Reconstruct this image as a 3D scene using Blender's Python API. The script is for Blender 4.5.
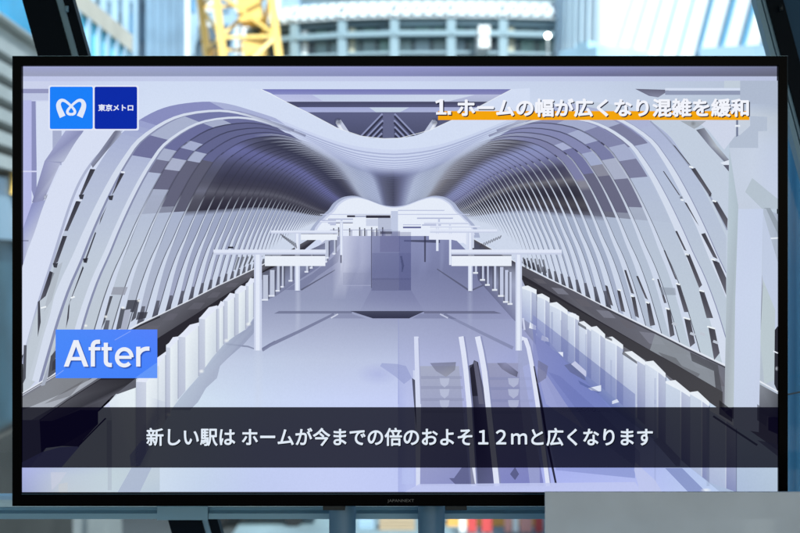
import bpy, bmesh, math, random
from mathutils import Vector, Matrix
random.seed(7)
for o in list(bpy.data.objects):
    bpy.data.objects.remove(o)
SC = bpy.context.scene
COL = SC.collection
R = math.radians

# ---------------------------------------------------------------- camera
CAM_D = 1.78                       # camera to the television's screen
K = 0.72 / 800                     # metres per photo pixel per metre of distance
cam_data = bpy.data.cameras.new("camera")
cam = bpy.data.objects.new("camera", cam_data)
COL.objects.link(cam)
cam.location = (0, -CAM_D, 0)
cam.rotation_euler = (R(90), 0, 0)
cam_data.lens = 50
cam_data.sensor_width = 36
cam_data.clip_start = 0.05
cam_data.clip_end = 3000
cam_data.dof.use_dof = True
cam_data.dof.focus_distance = CAM_D
cam_data.dof.aperture_fstop = 5.0
SC.camera = cam

# ---------------------------------------------------------------- sky and sun
SUN_EL, SUN_AZ = 46, 160           # azimuth clockwise from +Y (north)
world = bpy.data.worlds.new("World")
SC.world = world
world.use_nodes = True
wn = world.node_tree.nodes
wl = world.node_tree.links
bg = wn["Background"]
sky = wn.new("ShaderNodeTexSky")
sky.sky_type = 'NISHITA'
sky.sun_disc = False
sky.sun_elevation = R(SUN_EL)
sky.sun_rotation = R(SUN_AZ)
sky.air_density = 1.2
sky.dust_density = 2.0
wl.new(sky.outputs[0], bg.inputs[0])
bg.inputs[1].default_value = 0.15
sun_data = bpy.data.lights.new("sun", 'SUN')
sun = bpy.data.objects.new("sun", sun_data)
COL.objects.link(sun)
sun_data.energy = 5.0
sun_data.angle = R(0.5)
sun_data.color = (1.0, 0.96, 0.9)
az = R(SUN_AZ)
sdir = Vector((math.sin(az) * math.cos(R(SUN_EL)), math.cos(az) * math.cos(R(SUN_EL)), math.sin(R(SUN_EL))))
sun.rotation_euler = sdir.to_track_quat('Z', 'Y').to_euler()
sun.location = sdir * 50
SC.view_settings.view_transform = 'Standard'
SC.view_settings.look = 'None'
EXPO = 0.55
SC.view_settings.exposure = EXPO
SC.view_settings.gamma = 1
SC.render.engine = 'CYCLES'
SC.cycles.use_denoising = True
SC.cycles.transparent_max_bounces = 48
SC.cycles.max_bounces = 8

# ---------------------------------------------------------------- helpers
def s2l(v):
    v = v / 255.0
    return v / 12.92 if v <= 0.04045 else ((v + 0.055) / 1.055) ** 2.4

GRADE = False
def lin(c):
    c = c[:3]
    if GRADE:          # the station picture on the screen is contrasty and rather cool grey
        g = (c[0] * .3 + c[1] * .55 + c[2] * .15)
        k = .80 if g > 190 else .60 + .20 * max(g - 90, 0) / 100
        c = [g + (v - g) * k for v in c]
        c = [min(max(((v - 176) * 1.22 if v > 130 else (v - 130) * .92 - 56.1) + 167, 3), 250) for v in c]
        c[0] -= 1.5; c[1] += .5
    return tuple(s2l(v) for v in c)

def P(px, py, Y=0.0):
    k = K * (CAM_D + Y)
    return Vector(((px - 400) * k, Y, (266.5 - py) * k))

def mat(name, color, rough=0.6, metal=0.0, noise=0.0, scale=8.0, bump=0.0, spec=0.5, alpha=1.0, stretch=(1, 1, 1)):
    m = bpy.data.materials.new(name)
    m.use_nodes = True
    n, l = m.node_tree.nodes, m.node_tree.links
    b = n["Principled BSDF"]
    b.inputs["Base Color"].default_value = (*color, 1)
    b.inputs["Roughness"].default_value = rough
    b.inputs["Metallic"].default_value = metal
    b.inputs["Specular IOR Level"].default_value = spec
    b.inputs["Alpha"].default_value = alpha
    if noise or bump:
        tc = n.new("ShaderNodeTexCoord")
        mp = n.new("ShaderNodeMapping")
        mp.inputs["Scale"].default_value = stretch
        nz = n.new("ShaderNodeTexNoise")
        nz.inputs["Scale"].default_value = scale
        nz.inputs["Detail"].default_value = 6
        l.new(tc.outputs["Object"], mp.inputs[0])
        l.new(mp.outputs[0], nz.inputs["Vector"])
        if noise:
            mr = n.new("ShaderNodeMapRange")
            mr.inputs[1].default_value = 0.3
            mr.inputs[2].default_value = 0.7
            mr.inputs[3].default_value = 1 - noise
            mr.inputs[4].default_value = 1 + noise
            l.new(nz.outputs[0], mr.inputs[0])
            vm = n.new("ShaderNodeVectorMath")
            vm.operation = 'SCALE'
            vm.inputs[0].default_value = color
            l.new(mr.outputs[0], vm.inputs["Scale"])
            l.new(vm.outputs[0], b.inputs["Base Color"])
        if bump:
            bp = n.new("ShaderNodeBump")
            bp.inputs["Strength"].default_value = bump
            bp.inputs["Distance"].default_value = 0.002
            l.new(nz.outputs[0], bp.inputs["Height"])
            l.new(bp.outputs[0], b.inputs["Normal"])
    return m

def link(name, me, m=None, parent=None):
    o = bpy.data.objects.new(name, me)
    COL.objects.link(o)
    if m is not None and me is not None:
        me.materials.append(m)
    if parent is not None:
        o.parent = parent
        o.matrix_parent_inverse = Matrix.Identity(4)
    return o

def tag(o, label=None, cat=None, group=None, kind=None):
    if label: o["label"] = label
    if cat: o["category"] = cat
    if group: o["group"] = group
    if kind: o["kind"] = kind
    return o

def empty(name, loc=(0, 0, 0)):
    o = bpy.data.objects.new(name, None)
    COL.objects.link(o)
    o.location = loc
    o.empty_display_size = 0.05
    return o

class MB:
    """collects shapes; coordinates are world, build() subtracts the parent's place"""
    def __init__(self):
        self.bm = bmesh.new()
    def box(self, lo, hi, bevel=0.0):
        a, b = Vector(lo), Vector(hi)
        r = bmesh.ops.create_cube(self.bm, size=1)
        for v in r['verts']:
            v.co = Vector(((a.x + b.x) / 2 + v.co.x * (b.x - a.x), (a.y + b.y) / 2 + v.co.y * (b.y - a.y), (a.z + b.z) / 2 + v.co.z * (b.z - a.z)))
        if bevel:
            es = list({e for v in r['verts'] for e in v.link_edges})
            bmesh.ops.bevel(self.bm, geom=es, offset=bevel, segments=3, affect='EDGES', profile=0.7)
        return self
    def prism(self, pts, y0, y1):
        """outline of (x, z) points pushed from y0 to y1"""
        n = len(pts)
        f = [self.bm.verts.new((x, y0, z)) for x, z in pts]
        g = [self.bm.verts.new((x, y1, z)) for x, z in pts]
        self.bm.faces.new(f)
        self.bm.faces.new(g[::-1])
        for i in range(n):
            self.bm.faces.new((f[i], g[i], g[(i + 1) % n], f[(i + 1) % n]))
        return self
    def bar(self, p, q, w, h=None):
        h = h or w
        p, q = Vector(p), Vector(q)
        d = (q - p).normalized()
        up = Vector((0, 1, 0)) if abs(d.y) < 0.9 else Vector((0, 0, 1))
        s = d.cross(up).normalized()
        u = s.cross(d)
        ring = []
        for c in (p, q):
            ring.append([self.bm.verts.new(c + s * a * w / 2 + u * b * h / 2) for a, b in ((-1, -1), (1, -1), (1, 1), (-1, 1))])
        for i in range(4):
            self.bm.faces.new((ring[0][i], ring[0][(i + 1) % 4], ring[1][(i + 1) % 4], ring[1][i]))
        self.bm.faces.new(ring[0][::-1]); self.bm.faces.new(ring[1])
        return self
    def tube(self, pts, r, seg=12):
        pts = [Vector(p) for p in pts]
        rings = []
        for i, p in enumerate(pts):
            d = (pts[min(i + 1, len(pts) - 1)] - pts[max(i - 1, 0)]).normalized()
            up = Vector((0, 1, 0)) if abs(d.y) < 0.9 else Vector((0, 0, 1))
            s = d.cross(up).normalized(); u = s.cross(d)
            rr = r[i] if isinstance(r, (list, tuple)) else r
            rings.append([self.bm.verts.new(p + (s * math.cos(a) + u * math.sin(a)) * rr) for a in [2 * math.pi * k / seg for k in range(seg)]])
        for a, b in zip(rings, rings[1:]):
            for i in range(seg):
                f = self.bm.faces.new((a[i], a[(i + 1) % seg], b[(i + 1) % seg], b[i])); f.smooth = True
        self.bm.faces.new(rings[0][::-1]); self.bm.faces.new(rings[-1])
        return self
    def profile_x(self, prof, x0, x1):
        """(y, z) outline swept along x"""
        f = [self.bm.verts.new((x0, y, z)) for y, z in prof]
        g = [self.bm.verts.new((x1, y, z)) for y, z in prof]
        n = len(prof)
        self.bm.faces.new(f); self.bm.faces.new(g[::-1])
        for i in range(n):
            self.bm.faces.new((f[i], g[i], g[(i + 1) % n], f[(i + 1) % n]))
        return self
    def quad(self, pts):
        self.bm.faces.new([self.bm.verts.new(p) for p in pts]); return self
    def build(self, name, m, parent=None):
        bmesh.ops.recalc_face_normals(self.bm, faces=self.bm.faces[:])
        me = bpy.data.meshes.new(name)
        if parent is not None:
            org = Vector(parent.location)
            q = parent.parent
            while q is not None:
                org += Vector(q.location); q = q.parent
            bmesh.ops.translate(self.bm, verts=self.bm.verts, vec=-org)
        self.bm.to_mesh(me); self.bm.free()
        return link(name, me, m, parent)

# ---------------------------------------------------------------- surroundings: floor, ceiling, street
FLOOR = -1.25
STREET = -10.5
m_floor = mat("dark_floor_tile", (0.08, 0.11, 0.14), 0.5, noise=0.15, scale=3)
m_ceil = mat("dark_shade_ceiling", (0.08, 0.11, 0.14), 0.8, noise=0.05)
o = MB().box((-5, -6, FLOOR - 0.25), (5, 0.75, FLOOR)).build("floor", m_floor); tag(o, kind="structure")
o = MB().box((-5, -6, 1.75), (5, 0.75, 1.95)).build("shade_ceiling", m_ceil); tag(o, kind="structure")  # unseen slab, added to keep the sun off the television
m_street = mat("street_asphalt", (0.03, 0.035, 0.037), 0.85, noise=0.35, scale=0.3)
o = MB().box((-900, 3, STREET - 1), (900, 1500, STREET)).build("ground", m_street); tag(o, kind="structure")
m_pave = mat("pale_paving", (0.17, 0.235, 0.26), 0.8, noise=0.25, scale=0.4)
o = MB().box((-6.5, 24, STREET), (14, 52, STREET + 0.12)).build("pavement", m_pave); tag(o, kind="structure")

# ---------------------------------------------------------------- television
m_bezel = mat("gloss_black_plastic", (0.0008, 0.0009, 0.0012), 0.25, spec=0.03)
m_back = mat("matt_black_plastic", (0.01, 0.01, 0.011), 0.6)
m_brand = mat("dim_grey_print", (0.14, 0.14, 0.13), 0.5)

tv = tag(empty("television", P(400, 505.5, 0.02)), "wide flat television showing a white station platform with Japanese captions", "television")
SX0, SX1, SY0, SY1 = 22.5, 777.5, 66.3, 491.8        # picture area in photo pixels
OX0, OX1, OY0, OY1 = 13.2, 786.9, 56.8, 505.4        # case outline
front = -0.006
a, b = P(OX0, OY1), P(OX1, OY0)
c, d = P(SX0, SY1), P(SX1, SY0)
bz = MB()
bm = bz.bm
def rect_ring(x0, z0, x1, z1, y):
    return [bm.verts.new(v) for v in ((x0, y, z0), (x1, y, z0), (x1, y, z1), (x0, y, z1))]
e = 0.0016
loops = [rect_ring(a.x, a.z, b.x, b.z, 0.045), rect_ring(a.x, a.z, b.x, b.z, front + e),
         rect_ring(a.x + e, a.z + e, b.x - e, b.z - e, front),
         rect_ring(c.x - 0.0008, c.z - 0.0008, d.x + 0.0008, d.z + 0.0008, front),
         rect_ring(c.x, c.z, d.x, d.z, front + 0.0008),
         rect_ring(c.x, c.z, d.x, d.z, 0.004)]
for A, B in zip(loops, loops[1:]):
    for i in range(4):
        bm.faces.new((A[i], A[(i + 1) % 4], B[(i + 1) % 4], B[i]))
bz.build("bezel", m_bezel, tv)
hb = MB()
hb.prism([(a.x + 0.004, a.z + 0.004), (b.x - 0.004, a.z + 0.004), (b.x - 0.004, b.z - 0.004), (a.x + 0.004, b.z - 0.004)], 0.012, 0.052)
hb.box((-0.36, 0.0525, -0.26), (0.36, 0.085, 0.14), 0.01)
hb.build("back_housing", m_back, tv)
# a thin bright metal trim round the outside of the case
m_trim = mat("brushed_trim", (0.22, 0.42, 0.55), 0.35, 0.0)
tr = MB()
t_ = 0.0014
tr.box((a.x - t_, 0.0, b.z + 0.0002), (b.x + t_, 0.03, b.z + t_))
tr.box((a.x - t_, 0.0, a.z), (a.x - 0.0002, 0.03, b.z))
tr.box((b.x + 0.0002, 0.0, a.z), (b.x + t_, 0.03, b.z))
tr.build("trim", m_trim, tv)
# thin blue-black sensor strip under the glass edge
m_strip = mat("edge_strip", (0.01, 0.05, 0.08), 0.2)
g0, g1 = P(23, 493.6), P(777, 492.7)
MB().box((g0.x, front - 0.0006, g0.z), (g1.x, front - 0.0001, g1.z)).build("edge_strip", m_strip, tv)

def text_mesh(body, x0, x1, y0, y1, Y, bold=0.0, shear=0.0, fit_h=True, extrude=0.0):
    cu = bpy.data.curves.new("lettering", 'FONT')
    cu.body = body
    cu.size = 1.0
    cu.offset = bold
    cu.extrude = extrude
    cu.resolution_u = 6
    ob = bpy.data.objects.new("lettering", cu)
    COL.objects.link(ob)
    dg = bpy.context.evaluated_depsgraph_get()
    me = bpy.data.meshes.new_from_object(ob.evaluated_get(dg))
    bpy.data.objects.remove(ob)
    xs = [v.co.x for v in me.vertices]; ys = [v.co.y for v in me.vertices]
    ax, bx, ay, by = min(xs), max(xs), min(ys), max(ys)
    for v in me.vertices:
        u = (v.co.x - ax) / (bx - ax); w = (v.co.y - ay) / (by - ay)
        z = v.co.z
        p = P(x0 + (x1 - x0) * u + shear * w, y1 + (y0 - y1) * w, 0)
        v.co = (p.x, Y - z, p.z)
    return me

class Pic:
    """flat coloured shapes of the picture shown by the screen, later ones nearer the viewer"""
    STEP = 0.0000045
    def __init__(self, y0=0.003):
        self.v, self.f, self.c = [], [], []
        self.y = y0
    def nxt(self):
        self.y -= self.STEP
    def raw(self, pts, cols):
        i = len(self.v)
        for x, y in pts:
            p = P(x, y, 0)
            self.v.append((p.x, self.y, p.z))
        self.f.append(tuple(range(i, i + len(pts))))
        self.c.extend(cols)
    def poly(self, pts, col, alpha=1.0, keep=False):
        """col: one colour, or one per point"""
        if not keep: self.nxt()
        cs = col if isinstance(col[0], (tuple, list)) else [col] * len(pts)
        al = alpha if isinstance(alpha, (tuple, list)) else [alpha] * len(pts)
        pts = [clampp(p) for p in pts]
        self.raw(pts, [(*lin(q), al[i]) for i, q in enumerate(cs)])
    def rect(self, x0, y0, x1, y1, col, alpha=1.0):
        self.poly([(x0, y0), (x1, y0), (x1, y1), (x0, y1)], col, alpha)
    def grid(self, xs, ys, cols, sub=3, alpha=1.0):
        self.nxt()
        def at(x, y):
            i = max(k for k in range(len(xs)) if xs[k] <= x + 1e-6); i = min(i, len(xs) - 2)
            j = max(k for k in range(len(ys)) if ys[k] <= y + 1e-6); j = min(j, len(ys) - 2)
            u = (x - xs[i]) / (xs[i + 1] - xs[i]); w = (y - ys[j]) / (ys[j + 1] - ys[j])
            A, B, C, D = cols[j][i], cols[j][i + 1], cols[j + 1][i], cols[j + 1][i + 1]
            return tuple((A[k] * (1 - u) + B[k] * u) * (1 - w) + (C[k] * (1 - u) + D[k] * u) * w for k in range(3))
        X = [xs[i] + (xs[i + 1] - xs[i]) * s / sub for i in range(len(xs) - 1) for s in range(sub)] + [xs[-1]]
        Yv = [ys[i] + (ys[i + 1] - ys[i]) * s / sub for i in range(len(ys) - 1) for s in range(sub)] + [ys[-1]]
        for x0, x1 in zip(X, X[1:]):
            for y0, y1 in zip(Yv, Yv[1:]):
                q = [(x0, y0), (x1, y0), (x1, y1), (x0, y1)]
                self.raw(q, [(*lin(at(*p)), alpha) for p in q])
    def ribbon(self, pts, w, col, alpha=1.0, side=0, keep=False, soft=False):
        """pts centre line; w one width or one per point; side -1/0/1 puts the width to one side"""
        if not keep: self.nxt()
        n = len(pts)
        W = w if isinstance(w, (list, tuple)) else [w] * n
        AL = alpha if isinstance(alpha, (list, tuple)) else [alpha] * n
        CC = col if isinstance(col[0], (tuple, list)) else [col] * n
        L, Rr = [], []
        for i, p in enumerate(pts):
            q0 = pts[max(i - 1, 0)]; q1 = pts[min(i + 1, n - 1)]
            dx, dy = q1[0] - q0[0], q1[1] - q0[1]
            m = math.hypot(dx, dy) or 1
            nx, ny = -dy / m, dx / m
            lo, hi = (-0.5, 0.5) if side == 0 else ((0, 1) if side > 0 else (-1, 0))
            L.append(clampp((p[0] + nx * W[i] * lo, p[1] + ny * W[i] * lo)))
            Rr.append(clampp((p[0] + nx * W[i] * hi, p[1] + ny * W[i] * hi)))
        for i in range(n - 1):
            c0, c1 = lin(CC[i]), lin(CC[i + 1])
            if soft:
                M0 = ((L[i][0] + Rr[i][0]) / 2, (L[i][1] + Rr[i][1]) / 2)
                M1 = ((L[i + 1][0] + Rr[i + 1][0]) / 2, (L[i + 1][1] + Rr[i + 1][1]) / 2)
                self.raw([L[i], L[i + 1], M1, M0], [(*c0, 0), (*c1, 0), (*c1, AL[i + 1]), (*c0, AL[i])])
                self.raw([M0, M1, Rr[i + 1], Rr[i]], [(*c0, AL[i]), (*c1, AL[i + 1]), (*c1, 0), (*c0, 0)])
            else:
                self.raw([L[i], L[i + 1], Rr[i + 1], Rr[i]], [(*c0, AL[i]), (*c1, AL[i + 1]), (*c1, AL[i + 1]), (*c0, AL[i])])
    def blob(self, cx, cy, rx, ry, col, alpha, n=20):
        self.nxt()
        c_ = lin(col)
        for k in range(n):
            a0, a1 = 2 * math.pi * k / n, 2 * math.pi * (k + 1) / n
            q = [(cx, cy), (cx + rx * math.cos(a0), cy + ry * math.sin(a0)), (cx + rx * math.cos(a1), cy + ry * math.sin(a1))]
            self.raw([clampp(p) for p in q], [(*c_, alpha), (*c_, 0), (*c_, 0)])
    def text(self, me, col, alpha=1.0):
        self.nxt()
        i = len(self.v)
        for v in me.vertices:
            self.v.append((v.co.x, self.y, v.co.z))
        for p in me.polygons:
            self.f.append(tuple(i + k for k in p.vertices))
            self.c.extend([(*lin(col), alpha)] * len(p.vertices))
    def build(self, name, m, parent):
        me = bpy.data.meshes.new(name)
        org = Vector(parent.location)
        q = parent.parent
        while q is not None:
            org += Vector(q.location); q = q.parent
        me.from_pydata([tuple(Vector(p) - org) for p in self.v], [], self.f)
        ca = me.color_attributes.new("picture", 'FLOAT_COLOR', 'CORNER')
        flat = [x for q in self.c for x in q]
        ca.data.foreach_set("color", flat)
        me.update()
        return link(name, me, m, parent)

def clampp(p):
    return (min(max(p[0], SX0), SX1), min(max(p[1], SY0), SY1))

def lcd_material():
    m = bpy.data.materials.new("lit_lcd_picture")
    m.use_nodes = True
    n, l = m.node_tree.nodes, m.node_tree.links
    n.remove(n["Principled BSDF"])
    out = n["Material Output"]
    at = n.new("ShaderNodeAttribute"); at.attribute_name = "picture"
    em = n.new("ShaderNodeEmission")
    tc = n.new("ShaderNodeTexCoord")
    nz = n.new("ShaderNodeTexNoise"); nz.inputs["Scale"].default_value = 420; nz.inputs["Detail"].default_value = 2
    mp = n.new("ShaderNodeMapping"); mp.inputs["Scale"].default_value = (1, 1, 0.8)
    mr = n.new("ShaderNodeMapRange"); mr.inputs[1].default_value = 0.3; mr.inputs[2].default_value = 0.7
    mr.inputs[3].default_value = 0.975 * 2 ** -EXPO; mr.inputs[4].default_value = 1.01 * 2 ** -EXPO
    l.new(tc.outputs["Object"], mp.inputs[0]); l.new(mp.outputs[0], nz.inputs["Vector"]); l.new(nz.outputs[0], mr.inputs[0])
    l.new(at.outputs["Color"], em.inputs[0]); l.new(mr.outputs[0], em.inputs[1])
    tr = n.new("ShaderNodeBsdfTransparent")
    mx = n.new("ShaderNodeMixShader")
    l.new(at.outputs["Alpha"], mx.inputs[0]); l.new(tr.outputs[0], mx.inputs[1]); l.new(em.outputs[0], mx.inputs[2])
    l.new(mx.outputs[0], out.inputs[0])
    m.cycles.emission_sampling = 'NONE'
    return m
m_lcd = lcd_material()

# the panel itself: a dark slab behind the lit picture
scr = MB().box((c.x, 0.0035, c.z), (d.x, 0.0115, d.z)).build("screen", m_back, tv)

p = Pic()
GRADE = True
# ---------- base white of the pictured hall
p.grid([22, 150, 400, 600, 778], [66, 110, 160, 260, 492],
       [[(200, 205, 238), (208, 218, 243), (205, 214, 242), (196, 206, 232), (184, 194, 216)],
        [(205, 210, 240), (212, 222, 245), (212, 222, 246), (206, 216, 238), (186, 198, 216)],
        [(212, 218, 244), (214, 222, 244), (210, 220, 246), (205, 214, 234), (190, 204, 222)],
        [(212, 218, 244), (205, 212, 235), (212, 220, 246), (200, 210, 225), (198, 210, 224)],
        [(205, 212, 235), (200, 210, 225), (190, 200, 240), (185, 195, 240), (185, 200, 228)]])
# beams across the top
p.grid([22, 200, 400, 600, 778], [66, 68, 75.4, 76.2], [[(176, 180, 226)] * 2 + [(170, 174, 226)] + [(150, 154, 205), (140, 146, 180)],
        [(168, 172, 212), (164, 170, 214), (158, 160, 216), (146, 148, 200), (132, 134, 165)],
        [(166, 170, 200), (158, 166, 200), (146, 150, 200), (126, 128, 170), (120, 122, 150)],
        [(180, 185, 220), (180, 185, 225), (175, 180, 220), (160, 165, 205), (150, 155, 180)]])
p.rect(22, 76.2, 778, 81, (194, 199, 234), 0.65)
# upper left frames
p.rect(22, 81, 50, 88, (206, 211, 238))
p.rect(22, 88.6, 50, 93, (160, 162, 205))
p.rect(22, 93, 50, 100, (196, 202, 232))
p.rect(22, 100, 31, 330, (188, 190, 238))
p.poly([(31, 101), (35, 101), (36.5, 196), (34, 200), (31, 190)], (152, 155, 205))
p.rect(36, 101, 53, 148, (214, 221, 243))
p.poly([(36, 148), (53, 148), (52, 166), (36, 192)], (214, 221, 243))
p.rect(52, 129, 61, 165, (176, 182, 214))
p.poly([(66, 129), (84, 129), (74, 146), (64, 161), (60, 163), (44, 161)], [(176, 180, 220), (150, 154, 200), (168, 172, 206), (190, 195, 220), (150, 154, 196), (160, 163, 205)])
p.poly([(44, 161), (60, 163), (54, 176), (41, 205), (34, 203.5), (31.5, 202)], [(160, 163, 208), (186, 190, 218), (190, 194, 220), (150, 152, 196), (150, 152, 198), (140, 142, 190)])
p.poly([(31.5, 203), (45, 200), (35, 232), (28, 250), (22, 262), (22, 228)], [(150, 154, 208), (170, 175, 215), (190, 196, 222), (200, 205, 228), (180, 184, 220), (165, 170, 220)])
p.rect(22, 170.6, 36, 172, (215, 216, 246))
p.blob(46, 197.5, 4, 4, (95, 95, 130), 0.95)
p.blob(44.6, 197, 2, 2.4, (200, 205, 225), 0.9)
p.rect(22, 240, 28, 241.4, (120, 122, 160), 0.6)

# ---------- opening above the saddle of the roof
def hole(y0, y1, col, x0=255, x1=520):
    p.poly([(x0, y0), (x1, y0), (x1, y1), (x0, y1)], col)
hole(89, 94.3, [(130, 132, 208), (132, 132, 200), (150, 150, 205), (150, 155, 215)])
hole(94.3, 101.5, [(190, 194, 234), (190, 194, 226), (180, 186, 214), (196, 200, 236)])
p.poly([(312, 94.6), (475, 94.6), (449, 101), (323, 101)], [(198, 208, 236), (208, 216, 238), (208, 216, 238), (200, 210, 236)])
hole(101.5, 107, [(80, 82, 135), (84, 84, 130), (105, 106, 160), (92, 94, 150)])
hole(107, 112, [(170, 176, 226), (176, 182, 220), (180, 186, 220), (176, 182, 226)])
p.poly([(369, 107.3), (409, 107.3), (400, 112), (376, 112)], (200, 212, 232))
hole(112, 150, [(108, 112, 165), (112, 115, 160), (80, 82, 125), (86, 88, 130)])
p.rect(383, 113, 394, 140, (122, 126, 168), 0.8)
for s in (-1, 1):
    for k in range(4):
        x0 = 388.5 + s * (6 if k == 0 else 5 + k * 0.5)
        y0 = 113.5 + k * 6.5
        p.ribbon([(x0, y0), (x0 + s * 24, y0 + 25)], 1.8, (160, 166, 208), 0.85)
        p.ribbon([(x0, y0 + 2.4), (x0 + s * 24, y0 + 27.4)], 2.0, (62, 62, 100), 0.9)
for s, x in ((-1, 338), (1, 435)):
    p.ribbon([(x, 121), (x - s * 8, 134)], [6.2, 7.6], (196, 202, 226))
    p.ribbon([(x + s * 1.4, 121), (x - s * 6.5, 134)], [2, 2.6], (226, 230, 244))
    p.blob(x, 121.5, 4.6, 4.4, (60, 60, 95), 1.0)
    p.blob(x - 0.5, 121.2, 2.4, 2.4, (176, 182, 208), 0.8)
p.poly([(250, 88), (261, 89), (270, 92.6), (288, 102.8), (309, 113), (337, 127.8), (350, 132.6), (361.4, 136), (372, 137.8), (384, 138.5), (400, 138), (415, 135.6), (430, 130), (452, 120), (480, 106), (512, 89), (530, 88), (530, 155), (250, 155)],
       (212, 221, 244))
p.ribbon([(261, 89), (288, 102.8), (309, 113), (337, 127.8), (361.4, 136), (384, 138.5), (400, 138), (430, 130), (452, 120), (480, 106), (512, 89)], .7, (236, 240, 250), .7)
# ---------- the ribbed vault
VX, VY = 394.0, 198.0
PROF = [(1.0, .507), (.975, .42), (.948, .33), (.915, .24), (.88, .165), (.85, .095), (.81, .01), (.77, -.065), (.735, -.12), (.70, -.165),
        (.637, -.21), (.574, -.236), (.49, -.247), (.428, -.242), (.366, -.225), (.304, -.205), (.234, -.177), (.16, -.15), (.09, -.132), (0, -.124)]
def prof(t):
    t = min(max(t, 0), 19)
    i = min(int(t), 18); u = t - i
    g = lambda k: PROF[min(max(k, 0), 19)]
    a_, b_, c_, d_ = g(i - 1), g(i), g(i + 1), g(i + 2)
    if i == 18: d_ = (-.09, -.132)
    return tuple(0.5 * (2 * b_[k] + (c_[k] - a_[k]) * u + (2 * a_[k] - 5 * b_[k] + 4 * c_[k] - d_[k]) * u * u + (3 * b_[k] - a_[k] - 3 * c_[k] + d_[k]) * u ** 3) for k in (0, 1))
def spline(P_, n=5):
    out = []
    for i in range(len(P_) - 1):
        a_, b_, c_, d_ = P_[max(i - 1, 0)], P_[i], P_[i + 1], P_[min(i + 2, len(P_) - 1)]
        for q in range(n):
            u = q / n
            out.append(tuple(.5 * (2 * b_[k] + (c_[k] - a_[k]) * u + (2 * a_[k] - 5 * b_[k] + 4 * c_[k] - d_[k]) * u * u + (3 * b_[k] - a_[k] - 3 * c_[k] + d_[k]) * u ** 3) for k in (0, 1)))
    return out + [P_[-1]]
def smooth(x):
    x = min(max(x, 0), 1); return x * x * (3 - 2 * x)
Z1, DZ, NR = .00256, .000236, 43
def zk(k): return Z1 + DZ * (k - 1)
def rp(z, t, s):
    d_ = 1 / z
    x, y = prof(t)
    roof = min(max((.42 - y) / .5, 0), 1)
    f = smooth((z - .0056) / (.0127 - .0056)) * .236 * roof - .05 * smooth((z - .006) / .0067) * (1 - roof)
    return (VX + s * x * d_, VY + (y + f) * d_)
def stops(tab, t):
    for (a_, ca), (b_, cb) in zip(tab, tab[1:]):
        if t <= b_:
            u = min(max((t - a_) / (b_ - a_), 0), 1)
            return tuple(ca[i] + (cb[i] - ca[i]) * u for i in range(3))
    return tab[-1][1]
FAR = {-1: [(0, (170, 174, 204)), (3, (168, 175, 205)), (5.45, (166, 175, 206)), (5.5, (62, 56, 84)), (6.0, (72, 66, 94)), (6.5, (108, 106, 132)), (6.9, (80, 76, 108)), (7.6, (74, 72, 112)), (8.6, (88, 88, 138)), (9.4, (110, 112, 172)), (9.9, (120, 122, 186)),
            (10.6, (92, 92, 140)), (11.6, (72, 72, 112)), (12.6, (96, 96, 130)), (13.4, (140, 144, 172)), (14.2, (178, 186, 212)), (16, (182, 192, 222)), (17.2, (182, 192, 224)), (18, (112, 116, 156)), (19, (78, 78, 114))],
       1: [(0, (176, 184, 210)), (3, (172, 182, 208)), (5.2, (172, 182, 208)), (5.3, (72, 66, 92)), (5.8, (96, 90, 106)), (6.3, (62, 58, 84)), (6.8, (74, 70, 98)), (7.2, (134, 130, 140)), (7.5, (96, 92, 128)), (8.2, (82, 78, 126)), (8.8, (118, 118, 164)), (9.6, (148, 152, 200)),
           (10.4, (150, 156, 206)), (11.4, (118, 116, 138)), (12.6, (140, 138, 150)), (13.4, (156, 156, 172)), (14.2, (176, 184, 206)), (16, (184, 194, 220)), (17.2, (190, 200, 228)), (18, (150, 156, 194)), (19, (84, 84, 128))]}
NEAR = {-1: [(0, (196, 204, 214)), (4, (196, 205, 222)), (7, (186, 194, 222)), (9, (176, 184, 220)), (10.5, (148, 152, 214)), (12, (160, 165, 220)), (13.6, (205, 213, 241)), (19, (206, 214, 242))],
        1: [(0, (196, 208, 220)), (4, (192, 202, 220)), (7, (186, 196, 222)), (9, (180, 188, 220)), (10.5, (184, 192, 224)), (12, (188, 196, 228)), (13.6, (200, 210, 236)), (19, (206, 214, 242))]}
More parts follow.
